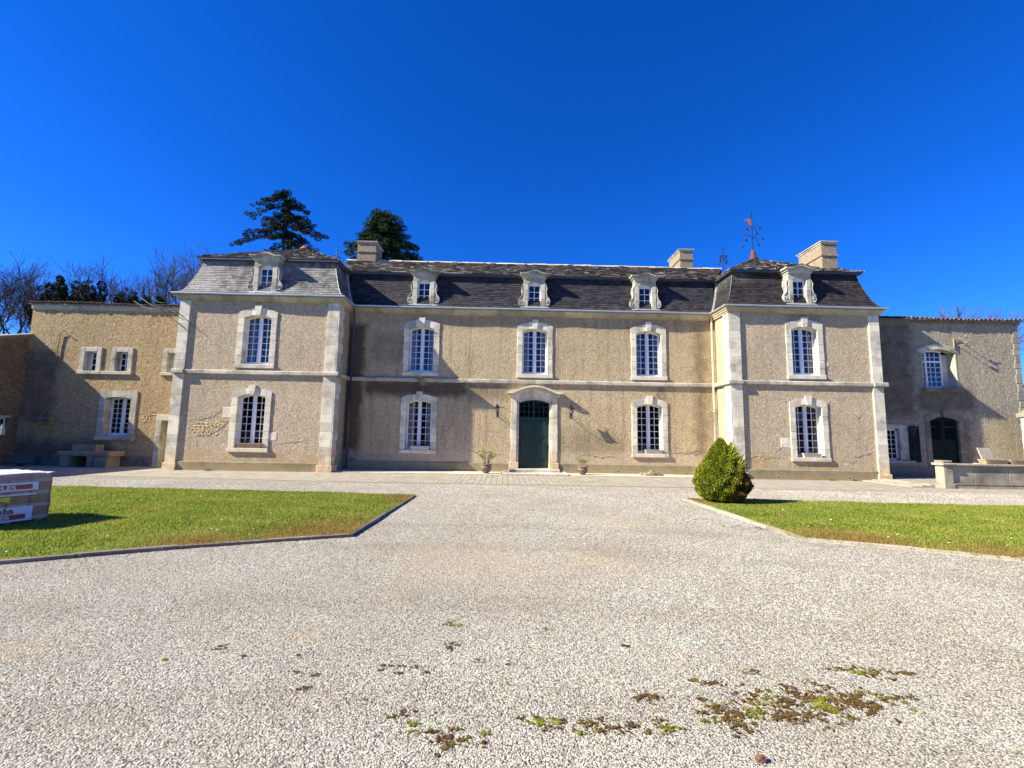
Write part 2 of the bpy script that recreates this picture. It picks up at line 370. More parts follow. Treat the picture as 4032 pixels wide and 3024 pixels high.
# ------------------------------------------------------------------ ground
def gravel_mat():
    m, t, b = new_mat('gravel'); oc = coords(t)
    wv = N(t, 'ShaderNodeVectorMath', operation='MULTIPLY_ADD'); nz = N(t, 'ShaderNodeTexNoise'); nz.inputs['Scale'].default_value = 30; t.links.new(oc, nz.inputs['Vector'])
    t.links.new(nz.outputs['Color'], wv.inputs[0]); wv.inputs[1].default_value = (.02, .02, .02); t.links.new(oc, wv.inputs[2])
    def vor(feat, sc):
        v = N(t, 'ShaderNodeTexVoronoi', feature=feat); v.inputs['Scale'].default_value = sc; t.links.new(wv.outputs[0], v.inputs['Vector']); return v
    va = vor('F1', 74); vb = vor('F1', 21)
    sep = N(t, 'ShaderNodeSeparateColor'); t.links.new(va.outputs['Color'], sep.inputs[0])
    c = ramp(t, sep.outputs[0], [(0, (.20, .18, .145)), (.25, (.38, .355, .29)), (.55, (.50, .475, .395)), (.85, (.65, .62, .525)), (1, (.47, .39, .28))])
    gap = ramp(t, va.outputs['Distance'], [(.30, 0.), (.75, 1.)])
    c = mix(t, math_(t, 'MULTIPLY', gap, .6), c, (.10, .088, .065))
    big = noise(t, oc, .28, 6, .62); mid = noise(t, oc, 1.3, 6, .7); blot = noise(t, oc, 5, 5, .75)
    c = mix(t, math_(t, 'MULTIPLY', ramp(t, big, [(.36, 0.), (.64, 1.)]), .45), c, mix(t, 1., c, (.66, .63, .58), 'MULTIPLY'))
    c = mix(t, math_(t, 'MULTIPLY', ramp(t, mid, [(.50, 0.), (.74, 1.)]), .42), c, (.34, .27, .18))
    c = mix(t, math_(t, 'MULTIPLY', ramp(t, blot, [(.62, 0.), (.78, 1.)]), .5), c, (.22, .19, .14))
    c = worn(t, c)
    t.links.new(c, b.inputs['Base Color']); b.inputs['Roughness'].default_value = .92; b.inputs['Specular IOR Level'].default_value = .2
    h = math_(t, 'SUBTRACT', 1., va.outputs['Distance'])
    n1 = bump(t, b, h, .9, .012); n2 = bump(t, b, vb.outputs['Distance'], .35, .02, n1); bump(t, b, mid, .4, .06, n2)
    return m
BROWN = [(-2.6, -13.2, .3, 2.0), (-2.3, -9, .2, 1.3), (5.1, -8.6, .3, 1.0), (5.9, -13.2, .3, 1.5), (7.6, -14.2, .2, 1.3), (-4.4, -14.0, .1, 1.0), (-7, -15.6, .1, 1.2), (10, -15.6, .1, 1.)]
def grass_mat(name, soil):
    m, t, b = new_mat(name); oc = coords(t); geo = N(t, 'ShaderNodeNewGeometry')
    a = noise(t, oc, .9, 6, .7); f = noise(t, oc, 7, 4, .7)
    if soil: c = mix(t, a, (.14, .19, .035), (.19, .22, .05))
    else:
        c = ramp(t, geo.outputs['Random Per Island'], [(0, (.035, .08, .01)), (.3, (.13, .22, .022)), (.6, (.26, .35, .035)), (.85, (.42, .46, .06)), (1, (.62, .54, .18))])
        c = mix(t, math_(t, 'MULTIPLY', ramp(t, a, [(.42, 0.), (.62, 1.)]), .75), c, mix(t, .65, c, (.50, .43, .10)))
        c = mix(t, math_(t, 'MULTIPLY', ramp(t, f, [(.34, 1.), (.5, 0.)]), .5), c, (.09, .17, .02))
    br = math_(t, 'MULTIPLY', radial(t, oc, BROWN), ramp(t, f, [(.33, .15), (.5, 1.)]))
    c = mix(t, math_(t, 'MULTIPLY', br, .95), c, (.34, .22, .07) if not soil else (.26, .16, .06))
    t.links.new(c, b.inputs['Base Color']); b.inputs['Roughness'].default_value = .7; b.inputs['Specular IOR Level'].default_value = .15
    if not soil:
        tr = N(t, 'ShaderNodeBsdfTranslucent'); t.links.new(c, tr.inputs[0]); mx = N(t, 'ShaderNodeMixShader'); mx.inputs[0].default_value = .4
        t.links.new(b.outputs[0], mx.inputs[1]); t.links.new(tr.outputs[0], mx.inputs[2]); t.links.new(mx.outputs[0], t.nodes['Material Output'].inputs[0])
    return m
def paver_mat():
    m, t, b = new_mat('pavers'); oc = coords(t)
    mp = N(t, 'ShaderNodeMapping'); mp.inputs['Rotation'].default_value = (0, 0, PI/2); t.links.new(oc, mp.inputs['Vector'])
    br = N(t, 'ShaderNodeTexBrick'); t.links.new(mp.outputs[0], br.inputs['Vector'])
    br.inputs['Scale'].default_value = 1; br.inputs['Brick Width'].default_value = .34; br.inputs['Row Height'].default_value = .205
    br.inputs['Mortar Size'].default_value = .012; br.inputs['Mortar Smooth'].default_value = .3; br.inputs['Bias'].default_value = 0
    br.inputs['Color1'].default_value = (.32, .285, .215, 1); br.inputs['Color2'].default_value = (.42, .375, .29, 1); br.inputs['Mortar'].default_value = (.17, .145, .12, 1)
    a = noise(t, oc, 1.2, 6, .7); f = noise(t, oc, 30, 4, .7)
    c = mix(t, math_(t, 'MULTIPLY', ramp(t, a, [(.42, 0.), (.7, 1.)]), .5), br.outputs['Color'], (.46, .425, .335))
    c = mix(t, math_(t, 'MULTIPLY', ramp(t, f, [(.35, 1.), (.5, 0.)]), .3), c, (.2, .17, .14))
    t.links.new(c, b.inputs['Base Color']); b.inputs['Roughness'].default_value = .88; b.inputs['Specular IOR Level'].default_value = .2
    n1 = bump(t, b, br.outputs['Fac'], .8, -.012); bump(t, b, f, .4, .006, n1)
    return m
M['gravel'] = gravel_mat(); M['soil'] = grass_mat('lawn_soil', True); M['grass'] = grass_mat('grass_blades', False); M['paver'] = paver_mat()
M['earth'] = plain('meadow_ground', (.10, .12, .04), .95, var=.4, scale=.6)
M['kerb_l'] = stone_mat('kerb_dark', (.26, .22, .18), (.16, .13, .10), dirt=(.07, .06, .045), dirt_amt=.6)
M['kerb_r'] = stone_mat('kerb_stone', (.46, .41, .32), (.36, .31, .23), dirt=(.15, .13, .09), dirt_amt=.5)

def ground_poly(name, pts, z, mat, kind='structure'):
    mb = MB(); mb.add([(x, y, z) for x, y in pts], [tuple(range(len(pts)))]); o = mb.build(name, mat); o['kind'] = kind; return o
ground_poly('ground', [(-1200, -1200), (1200, -1200), (1200, 1200), (-1200, 1200)], -.012, M['earth'])
ground_poly('gravel_court', [(-34, -42), (38, -42), (38, 4), (-34, 4)], 0, M['gravel'])
ground_poly('pavement', [(-24, -3.7), (-17.8, -4.1), (-12, -4.5), (-5.8, -4.98), (1, -5.05), (5.4, -5.13), (12.2, -5.33), (17.1, -5.75), (23, -6.2), (26, -6.2), (26, .3), (-24, .3)], .006, M['paver'])
LAWN_L = [(-26, -7.0), (-14.2, -7.5), (-9.7, -7.75), (-4, -8.17), (-2.3, -8.42), (-2.38, -13.35), (-3.5, -13.8), (-4.5, -14.25), (-5.45, -14.75), (-6.6, -15.4), (-9, -16.8), (-26, -18)]
LAWN_R = [(4.9, -8.23), (4.97, -13.17), (6.35, -13.75), (7.4, -14.3), (9.5, -15.6), (12, -17), (26, -18), (26, -9.2), (13.9, -8.7), (8, -8.44)]
ground_poly('lawn', LAWN_L, .022, M['soil']); ground_poly('lawn', LAWN_R, .022, M['soil'])
def kerb(pts, wd, h, mat, nm):
    mb = MB()
    for (a, b) in zip(pts[:-1], pts[1:]):
        a = Vector(a); b = Vector(b); L = (b-a).length; d = (b-a)/L; n = Vector((-d.y, d.x)); k = max(1, round(L/1.0))
        for i in range(k):
            p = a+d*(L*i/k+.004); q = a+d*(L*(i+1)/k-.004); hh = h+random.uniform(-.008, .008); j = random.uniform(-.008, .008)
            P = [p+n*j, q+n*j, q+n*(j+wd), p+n*(j+wd)]
            bv = .01
            mb.hexa([(x.x, x.y, -.02) for x in P]+[(P[0].x, P[0].y, hh-bv), (P[1].x, P[1].y, hh-bv), (P[2].x, P[2].y, hh), (P[3].x, P[3].y, hh)])
    o = mb.build(nm, mat); o['kind'] = 'structure'; return o
kerb([(-26, -18), (-9, -16.8), (-6.6, -15.4), (-5.45, -14.75), (-4.5, -14.25), (-3.5, -13.8), (-2.38, -13.35), (-2.3, -8.42)], .05, .055, M['kerb_l'], 'kerb')
kerb([(4.9, -8.23), (4.97, -13.17), (6.35, -13.75), (7.4, -14.3), (9.5, -15.6), (12, -17), (26, -18)], .08, .05, M['kerb_r'], 'kerb')

def in_poly(x, y, P):
    ins = np.zeros(len(x), bool); n = len(P)
    for i in range(n):
        x1, y1 = P[i]; x2, y2 = P[(i+1) % n]
        c = ((y1 > y) != (y2 > y)) & (x < (x2-x1)*(y-y1)/(y2-y1+1e-12)+x1); ins ^= c
    return ins
def blades(n, box, P, nm, label):
    x = RNG.uniform(box[0], box[1], n); y = RNG.uniform(box[2], box[3], n)
    vis = np.abs(x) < 1.25*(y+CAMD)+1.5
    k = in_poly(x, y, P) & vis; x = x[k]; y = y[k]; n = len(x)
    a = RNG.uniform(0, 2*PI, n); h = RNG.uniform(.02, .05, n)*(1+.4*np.sin(x*1.7+y*2.3)*np.sin(y*3.1-x)); wd = RNG.uniform(.004, .009, n)
    la = RNG.uniform(0, 2*PI, n); ll = RNG.uniform(.1, .9, n)*h
    V = np.zeros((n, 3, 3)); z0 = .02
    V[:, 0] = np.c_[x-np.cos(a)*wd, y-np.sin(a)*wd, np.full(n, z0)]; V[:, 1] = np.c_[x+np.cos(a)*wd, y+np.sin(a)*wd, np.full(n, z0)]
    V[:, 2] = np.c_[x+np.cos(la)*ll, y+np.sin(la)*ll, z0+h]
    o = np_mesh(nm, V.reshape(-1, 3), np.arange(3*n).reshape(-1, 3), M['grass']); tag(o, label, 'grass', kind='stuff')
blades(470000, (-17.5, -2.3, -16.6, -7.4), LAWN_L, 'grass', 'short green grass on the left lawn beside the wrapped tile pallet')
blades(470000, (4.8, 17.5, -16.8, -8.1), LAWN_R, 'grass', 'short green grass on the right lawn around the clipped bush')
# daisies
M['daisy'] = plain('daisy_petals', (.85, .85, .82), .8, var=.05)
for P, box, n, lab in ((LAWN_L, (-12, -2.5, -15, -7.7), 120, 'tiny white daisies scattered in the left lawn'), (LAWN_R, (5, 14, -16, -8.4), 150, 'tiny white daisies scattered in the right lawn')):
    mb = MB(); x = RNG.uniform(box[0], box[1], n); y = RNG.uniform(box[2], box[3], n); k = in_poly(x, y, P)
    for a, b in zip(x[k], y[k]):
        r = random.uniform(.010, .018); z = random.uniform(.05, .062); tl = random.uniform(-.4, .4)
        mb.add([(a+r*math.cos(q*PI/3), b+r*math.sin(q*PI/3), z+tl*r*math.cos(q*PI/3)) for q in range(6)], [tuple(range(6))])
    tag(mb.build('daisies', M['daisy']), lab, 'daisies', kind='stuff')

# loose stones near the viewer
def pebbles(n, rlo, rhi, d0, d1, nm, label, mat):
    d = RNG.uniform(d0, d1, n); s = RNG.uniform(-1.3, 1.3, n)
    x = s*d; y = -CAMD+d
    k = ~(in_poly(x, y, LAWN_L) | in_poly(x, y, LAWN_R)); x = x[k]; y = y[k]; n = len(x)
    r = RNG.uniform(rlo, rhi, n)*(.75+.07*d[k]); a = RNG.uniform(0, PI, n); e = RNG.uniform(.55, 1, n); hz = RNG.uniform(.3, .6, n)
    base = np.array([[1,0,0],[.4,.9,.1],[-.7,.75,0],[-1,-.1,.1],[-.4,-.85,0],[.65,-.7,.1],[.3,.25,1],[-.35,-.2,.9]])
    Fc = np.array([[0,1,6],[1,2,6],[2,7,6],[2,3,7],[3,4,7],[4,5,7],[5,6,7],[5,0,6]])
    J = base[None]*(1+RNG.uniform(-.22, .22, (n, 8, 3)))
    ca, sa = np.cos(a)[:, None], np.sin(a)[:, None]
    X = J[:, :, 0]*r[:, None]; Y = J[:, :, 1]*(r*e)[:, None]; Z = J[:, :, 2]*(r*hz)[:, None]
    tx = RNG.uniform(-.35, .35, n)[:, None]; Z = Z+X*tx
    V = np.stack([x[:, None]+X*ca-Y*sa, y[:, None]+X*sa+Y*ca, Z+.001], -1)
    Fa = (Fc[None]+8*np.arange(n)[:, None, None]).reshape(-1, 3)
    o = np_mesh(nm, V.reshape(-1, 3), Fa, mat); tag(o, label, 'gravel', kind='stuff')
M['peb'] = island('pebble', [(.08, .072, .056), (.32, .30, .245), (.46, .435, .355), (.57, .545, .45), (.72, .69, .59), (.47, .39, .28), (.60, .58, .50)], .85, .2, pos=(1.3, (.40, .34, .24), .55, 1.), pos2=(.42, (.76, .73, .68), .40, .68), tan=True)
pebbles(680000, .0040, .0084, 2.1, 15.5, 'gravel_stones', 'pale loose gravel stones covering the court', M['peb'])

# moss on the gravel
M['moss'] = island('moss', [(.05, .028, .012), (.11, .06, .022), (.15, .085, .03), (.10, .07, .02), (.09, .055, .02)], .95, .1, bscale=90, pos=(5, (.19, .20, .012), .5, .62))
mossy = [(0.25, -18.05, .14, .04, 30), (.66, -18.1, .3, .05, 60), (1.38, -18.0, .13, .08, 60), (2.0, -17.8, .4, .1, 190), (1.7, -17.93, .45, .1, 190), (2.3, -17.8, .25, .07, 90), (2.7, -17.48, .2, .05, 50), (2.55, -17.4, .1, .04, 22),
         (.97, -17.79, .09, .035, 26), (1.43, -17.6, .12, .03, 24), (1.8, -17.47, .06, .03, 10), (-.42, -16.7, .07, .04, 14), (-.4, -17.1, .1, .05, 12), (-.7, -17.45, .13, .05, 20), (-.27, -18.2, .13, .1, 50), (-.6, -18.0, .12, .08, 14), (4.6, -12.1, .5, .15, 40), (4.0, -11.4, .9, .3, 30), (-.2, -10.6, .8, .3, 26), (-1.3, -17.6, .3, .2, 14), (-2.1, -17.2, .4, .3, 14), (.3, -17.0, .5, .4, 12)]
mb = MB()
for cx, cy, sx, sy, n in mossy:
    seeds = [(random.gauss(cx, sx*.62), random.gauss(cy, sy*.75), random.uniform(.005, .026)) for _ in range(max(3, int(n/2.6)))]
    for i in range(int(n*4)):
        q = random.choice(seeds); x = random.gauss(q[0], q[2]*1.3); y = random.gauss(q[1], q[2]*.8); r = random.uniform(.003, .009)
        mb.blob((x, y, random.uniform(.004, .009)), r*random.uniform(1, 1.8), r, random.uniform(.002, .005), 5, 3, .35)
tag(mb.build('moss', M['moss']), 'brown and green moss tufts growing through the gravel in the foreground', 'moss', kind='stuff')
mb = MB().blob((0, 0, .012), .028, .022, .022, 8, 5, .2, 3)
o = mb.build('stone', plain('red_stone', (.16, .07, .045), .9)); o.location = (1.36, -18.36, 0); tag(o, 'dark reddish brown stone lying on the gravel at the bottom edge', 'stone')

# ------------------------------------------------------------------ building helpers
def grid_wall(mb, x0, x1, z0, z1, Y, holes, axis='y'):
    xs = sorted({x0, x1, *[h[0] for h in holes], *[h[1] for h in holes]}); zs = sorted({z0, z1, *[h[2] for h in holes], *[h[3] for h in holes]})
    xs = [x for x in xs if x0 <= x <= x1]; zs = [z for z in zs if z0 <= z <= z1]
    for a, b in zip(xs[:-1], xs[1:]):
        for c, d in zip(zs[:-1], zs[1:]):
            mx, mz = (a+b)/2, (c+d)/2
            if any(h[0] < mx < h[1] and h[2] < mz < h[3] for h in holes): continue
            if axis == 'y': mb.quad((a, Y, c), (b, Y, c), (b, Y, d), (a, Y, d))
            else: mb.quad((Y, a, c), (Y, b, c), (Y, b, d), (Y, a, d))
def arch(x, hw, sp, cr): return cr-(cr-sp)*(x/hw)**2

def window(parent, cx, Y, sb, zb, sp, cr, sh, pk, key, w=1.16, ow=1.64, ncol=4, nrow=7, rec=.24, mat='stone', label=None, curtain='curtain', glass='glass', sill=.09, skin=None, proud=.04):
    hw, how = w/2, ow/2; rd = random.Random(int(cx*100+zb*10))
    fb = MB(); yf = Y+rec
    # casement frame
    n = 13; xs = [cx-hw+w*i/(n-1) for i in range(n)]; top = [arch(x-cx, hw, sp, cr) for x in xs]
    fb.strip(xs, [z-.07 for z in top], [z+.01 for z in top], yf-.01, yf+.07)
    fb.box(cx-hw-.01, cx-hw+.055, yf, yf+.068, zb+.1, sp-.05); fb.box(cx+hw-.055, cx+hw+.01, yf, yf+.068, zb+.1, sp-.05)
    fb.box(cx-hw-.01, cx+hw+.01, yf-.035, yf+.072, zb-.005, zb+.055); fb.box(cx-hw, cx+hw, yf-.006, yf+.07, zb+.055, zb+.115)
    cz = .062 if ncol > 2 else .02
    if ncol > 2:
        fb.cbox(cx-cz, cx+cz, yf-.02, yf+.066, zb+.115, cr-.05); fb.tube([(cx-.012, yf-.028, zb+.3), (cx-.012, yf-.028, cr-.1)], .007, 5)
    halves = [(cx-hw+.055, cx-cz), (cx+cz, cx+hw-.055)] if ncol > 2 else [(cx-hw+.055, cx+hw-.055)]
    per = ncol//2 if ncol > 2 else ncol
    z0, z1 = zb+.115, cr-.07; bars = .011
    pb = MB()
    for a, b in halves:
        fb.box(a-.001, a+.022, yf+.004, yf+.06, z0, arch(a-cx, hw, sp, cr)-.03); fb.box(b-.022, b+.001, yf+.004, yf+.06, z0, arch(b-cx, hw, sp, cr)-.03)
        for i in range(1, per):
            x = a+(b-a)*i/per; fb.box(x-bars, x+bars, yf+.012, yf+.05, z0, arch(x-cx, hw, sp, cr)-.04)
        for j in range(1, nrow):
            z = z0+(z1-z0)*j/nrow; fb.box(a+.02, b-.02, yf+.014, yf+.048, z-bars, z+bars)
        for i in range(per):
            for j in range(nrow):
                xa = a+(b-a)*i/per; xb = a+(b-a)*(i+1)/per; za = z0+(z1-z0)*j/nrow; zc = z0+(z1-z0)*(j+1)/nrow
                ta, tb = (zc, zc) if j < nrow-1 else (arch(xa-cx, hw, sp, cr)-.03, arch(xb-cx, hw, sp, cr)-.03)
                d1, d2 = rd.uniform(-.0035, .0035), rd.uniform(-.0035, .0035); yg = yf+.03
                pb.quad((xa, yg+d1, za), (xb, yg-d1, za), (xb, yg-d1+d2, tb), (xa, yg+d1+d2, ta))
    win = fb.build('window', M['white'], parent)
    if label: win['label'] = label
    pb.build('pane', M[glass], win)
    # stone surround
    sbm = MB(); y0, y1 = Y-proud, yf+.05
    nb = 6; g = .005
    for s in (-1, 1):
        zz = [zb]+[zb+(sp-zb)*(i+rd.uniform(-.12, .12))/nb for i in range(1, nb)]+[sp]
        for a, b in zip(zz[:-1], zz[1:]):
            o_ = rd.uniform(-.006, .012); xa, xb = (cx-how-o_, cx-hw) if s < 0 else (cx+hw, cx+how+o_)
            sbm.cbox(xa, xb, y0+rd.uniform(-.003, .003), y1, a+g, b-g, .008)
    oa = lambda x: pk-(pk-sh)*((x-cx)/how)**2
    ia = lambda x: arch(x-cx, hw, sp, cr) if abs(x-cx) < hw else sp
    def vous(a, b):
        k = 5; X = [a+(b-a)*i/(k-1) for i in range(k)]; sbm.strip(X, [ia(x) for x in X], [oa(x) for x in X], y0+rd.uniform(-.003, .003), y1)
    vous(cx-how, cx-hw); vous(cx-hw+.004, cx-hw*.52); vous(cx-hw*.52+.008, cx-.1); vous(cx+.1, cx+hw*.52-.008); vous(cx+hw*.52, cx+hw-.004); vous(cx+hw, cx+how)
    if key:
        zk = cr-.03
        sbm.hexa([(cx-.095, y0-.06, zk), (cx+.095, y0-.06, zk), (cx+.095, y1, zk), (cx-.095, y1, zk), (cx-.15, y0-.06, key), (cx+.15, y0-.06, key), (cx+.15, y1, key), (cx-.15, y1, key)])
    else: vous(cx-.1, cx+.1)
    su = sbm.build('surround', M[mat], win)
    MB().cbox(cx-how-.02, cx+how+.02, Y-sill, yf+.02, sb, zb-.004, .014).build('sill', M[mat], win)
    if curtain:
        cb = MB()
        for s in (-1, 1):
            k = 14; wd = w*(.27 if s < 0 else .2)
            X = [cx+s*(hw-.03)-s*wd*i/k for i in range(k+1)]; Yc = [yf+.16+.022*math.sin(i*2.1+cx) for i in range(k+1)]
            cb.add([(x, y, zb+.05) for x, y in zip(X, Yc)]+[(x, y, cr) for x, y in zip(X, Yc)], [(i, i+1, k+2+i, k+1+i) for i in range(k)])
        if curtain == 'redcurtain': cb.quad((cx-hw, yf+.3, zb), (cx+hw, yf+.3, zb), (cx+hw, yf+.3, cr), (cx-hw, yf+.3, cr))
        cb.build('curtain', M[curtain], win)
    return win
def hole(cx, zb, cr, w=1.16, m=.05): return (cx-w/2-m, cx+w/2+m, zb-.03, cr+.02)

def tiles(mb, A, B, C, D, rows, tw, th, jit=0., overlap=.25, off=0., wj=.0):
    A, B, C, D = map(Vector, (A, B, C, D)); n = (B-A).cross(C-A)
    if n.length < 1e-9: n = (B-A).cross(D-A)
    n.normalize(); ov = (1+overlap)/rows
    for r in range(rows):
        f0 = r/rows+random.uniform(-jit, jit)*.3/rows; f1 = min(1, r/rows+ov)
        L0 = A.lerp(C, f0); R0 = B.lerp(D, f0); L1 = A.lerp(C, f1); R1 = B.lerp(D, f1)
        Ln = (R0-L0).length
        if Ln < .04: continue
        s = 0; first = True
        while s < Ln-1e-4:
            ww = tw*(1+random.uniform(-wj, wj)); 
            if first and (r % 2): ww *= .5
            first = False
            e = min(Ln, s+ww); 
            if Ln-e < tw*.2: e = Ln
            a, b = (s+.003)/Ln, (e-.003)/Ln; t_ = th*(1+random.uniform(-jit, jit)); dz = random.uniform(-jit, jit)*.25/rows
            p0 = L0.lerp(R0, a)+(L1-L0)*dz; p1 = L0.lerp(R0, b)+(R1-R0)*dz; p2 = L1.lerp(R1, b); p3 = L1.lerp(R1, a)
            o0 = n*(t_+off); o1 = n*(.002+off+t_*.15); lo = n*(off-.004)
            mb.hexa([tuple(p0+lo), tuple(p1+lo), tuple(p2+lo-n*.004), tuple(p3+lo-n*.004), tuple(p0+o0), tuple(p1+o0), tuple(p2+o1), tuple(p3+o1)])
            s = e

# ------------------------------------------------------------------ the house
L0, L1, R0, R1, PY = -14.0, -7.22, 9.8, 16.43, -1.43
ZE, ZB = 7.55, 9.40          # eaves and mansard break
house = empty('manor_house', 'long two-storey roughcast manor house with dark mansard roof and two projecting end pavilions', 'house')
WU = dict(sb=4.31, zb=4.49, sp=6.50, cr=6.64, sh=6.76, pk=6.95, key=7.05); WL = dict(sb=.78, zb=.95, sp=3.08, cr=3.22, sh=3.31, pk=3.47, key=3.58)
CM = (-3.87, 1.38, 6.69); CL, CR_ = -10.65, 13.11
DX = 1.39
mb = MB(); grid_wall(mb, L1, R0, 0, 7.4, 0, [hole(c, WU['zb'], WU['cr']) for c in CM]+[hole(CM[0], WL['zb'], WL['cr']), hole(CM[2], WL['zb'], WL['cr']), (DX-.80, DX+.80, -.1, 3.42)])
mb.build('wall', M['wall_main'], house)
mb = MB(); grid_wall(mb, L0, L1, 0, 7.4, PY, [hole(CL, WU['zb'], WU['cr']), hole(CL, WL['zb'], WL['cr'])])
mb.quad((L1, PY, 0), (L1, 0, 0), (L1, 0, 7.4), (L1, PY, 7.4)); mb.quad((L0, 7, 0), (L0, PY, 0), (L0, PY, 7.4), (L0, 7, 7.4)); mb.quad((L0, 7, 0), (L1, 7, 0), (L1, 7, 7.4), (L0, 7, 7.4))
mb.build('wall', M['wall_left'], house)['label'] = 'greyish pink roughcast wall of the left pavilion'
mb = MB(); grid_wall(mb, R0, R1, 0, 7.4, PY, [hole(CR_, WU['zb'], WU['cr']), hole(CR_, WL['zb'], WL['cr'])])
mb.quad((R0, 0, 0), (R0, PY, 0), (R0, PY, 7.4), (R0, 0, 7.4)); mb.quad((R1, PY, 0), (R1, 7, 0), (R1, 7, 7.4), (R1, PY, 7.4)); mb.quad((R0, 7, 0), (R1, 7, 0), (R1, 7, 7.4), (R0, 7, 7.4))
mb.build('wall', M['wall_right'], house)['label'] = 'grey beige roughcast wall of the right pavilion'
mb = MB(); mb.quad((L1, 7, 0), (R0, 7, 0), (R0, 7, 7.4), (L1, 7, 7.4)); mb.build('rear_wall', M['wall_main'], house)
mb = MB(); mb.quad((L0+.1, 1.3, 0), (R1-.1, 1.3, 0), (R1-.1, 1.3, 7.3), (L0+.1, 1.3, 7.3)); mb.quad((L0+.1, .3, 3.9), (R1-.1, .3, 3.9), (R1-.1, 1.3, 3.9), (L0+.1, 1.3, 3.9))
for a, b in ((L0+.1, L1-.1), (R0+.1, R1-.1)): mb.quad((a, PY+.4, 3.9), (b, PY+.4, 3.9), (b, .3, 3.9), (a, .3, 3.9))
mb.build('dark_backing', M['room'], house)  # dark sheets in place of unlit rooms behind the panes

# plinths, pilasters, string course, cornice, gutters
mb = MB()
def run(mb, pts, prof, seg):    # cut a straight sweep in stones
    (x0, y0), (x1, y1) = pts; L = math.hypot(x1-x0, y1-y0); k = max(1, round(L/seg))
    cuts = [0]+[(i+random.uniform(-.18, .18))/k for i in range(1, k)]+[1]
    for a, b in zip(cuts[:-1], cuts[1:]):
        a += .003/L; b -= .003/L
        mb.sweep([(x0+(x1-x0)*a, y0+(y1-y0)*a), (x0+(x1-x0)*b, y0+(y1-y0)*b)], prof)
pl = lambda h: [(-.05, -.02), (.05, -.02), (.05, h-.03), (.02, h), (-.05, h)]
for a, b, h in (((L1, 0), (DX-1.08, 0), .43), ((DX+1.08, 0), (R0, 0), .45), ((L0+.5, PY), (L1-.5, PY), .38), ((R0+.5, PY), (R1-.5, PY), .43)):
    run(mb, (a, b), pl(h), 8)
# drain holes: pale rings round flat discs painted dark for the shade inside
pb_ = mb.build('plinth', M['cement'], house)
mb = MB(); md = MB()
for x, y, z in ((5.22, 0, .13), (8.71, 0, .17), (11.64, PY, .12), (14.70, PY, .12), (8.0, 0, .16)):
    r = .05 if x != 8.0 else .001
    if x == 8.0: continue
    mb = MB(); md = MB()
    for k in range(16):
        a, b = 2*PI*k/16, 2*PI*(k+1)/16; yy = y-.054; f = lambda t, q: (x+q*math.cos(t), yy, z+q*math.sin(t)); f2 = lambda t, q: (x+q*math.cos(t), yy+.004, z+q*math.sin(t))
        mb.quad(f(a, .047), f(b, .047), f(b, .066), f(a, .066))
    md.add([(x+.047*math.cos(2*PI*k/16), yy+.002, z+.047*math.sin(2*PI*k/16)) for k in range(16)], [tuple(range(16))])
    mb.build('drain_ring', M['flag'], pb_); md.build('drain_hole', M['backing'], pb_)

def pilaster(x0, x1, ysgn=0, side=None, yy=PY):
    mb = MB(); z = .02
    mb.cbox(x0-.05, x1+.05, yy-.13, yy+.02, -.02, .30, .015)
    z = .304
    while z < 7.18:
        h = random.uniform(.30, .46); z2 = min(z+h, 7.2)
        if z < 4.02 < z2+.15: z2 = 4.02
        if abs(z-4.02) < 1e-6: z = 4.215; continue
        if random.random() < .25:
            xm = x0+(x1-x0)*random.uniform(.35, .65); mb.cbox(x0, xm-.003, yy-.075, yy+.01, z+.003, z2-.003, .006); mb.cbox(xm+.003, x1, yy-.075, yy+.01, z+.003, z2-.003, .006)
        else: mb.cbox(x0, x1, yy-.075, yy+.01, z+.003, z2-.003, .006)
        z = z2
    if side:   # quoins round the corner, face on x = side
        s, n = side; z = .304; mb.box(min(s, s+n*.11), max(s, s+n*.11), yy-.125, yy+.52, -.02, .298)
        i = 0
        while z < 7.18:
            z2 = min(z+random.uniform(.3, .45), 7.2); 
            if z < 4.02 < z2+.15: z2 = 4.02
            if abs(z-4.02) < 1e-6: z = 4.215; continue
            d = .42+(.12 if i % 2 else 0)+random.uniform(-.04, .04); mb.box(min(s, s+n*.055), max(s, s+n*.055), yy-.072, yy+d, z+.003, z2-.003); z = z2; i += 1
    return mb.build('pilaster', M['stone'], house)
pilaster(L0, L0+.44); pilaster(L1-.46, L1, side=(L1, 1)); pilaster(R0, R0+.46, side=(R0, -1)); pilaster(R1-.46, R1)

mb = MB(); sp_ = [(-.05, 4.03), (.085, 4.03), (.105, 4.06), (.105, 4.18), (.06, 4.212), (-.05, 4.212)]
sp2 = [(-.05, 4.03), (.165, 4.03), (.185, 4.06), (.185, 4.18), (.14, 4.212), (-.05, 4.212)]
FR = [((L0-.04, PY), (L0+.46, PY), sp2), ((L0+.465, PY), (L1-.48, PY), sp_), ((L1-.475, PY), (L1+.17, PY), sp2), ((L1, PY+.02), (L1, 0), sp2), ((L1+.19, 0), (R0-.19, 0), sp_), ((R0, 0), (R0, PY+.02), sp2), ((R0-.17, PY), (R0+.475, PY), sp2), ((R0+.48, PY), (R1-.465, PY), sp_), ((R1-.46, PY), (R1+.14, PY), sp2)]
for a, b, pr in FR: run(mb, (a, b), pr, 1.05)
mb.build('string_course', M['stone_grey'], house)

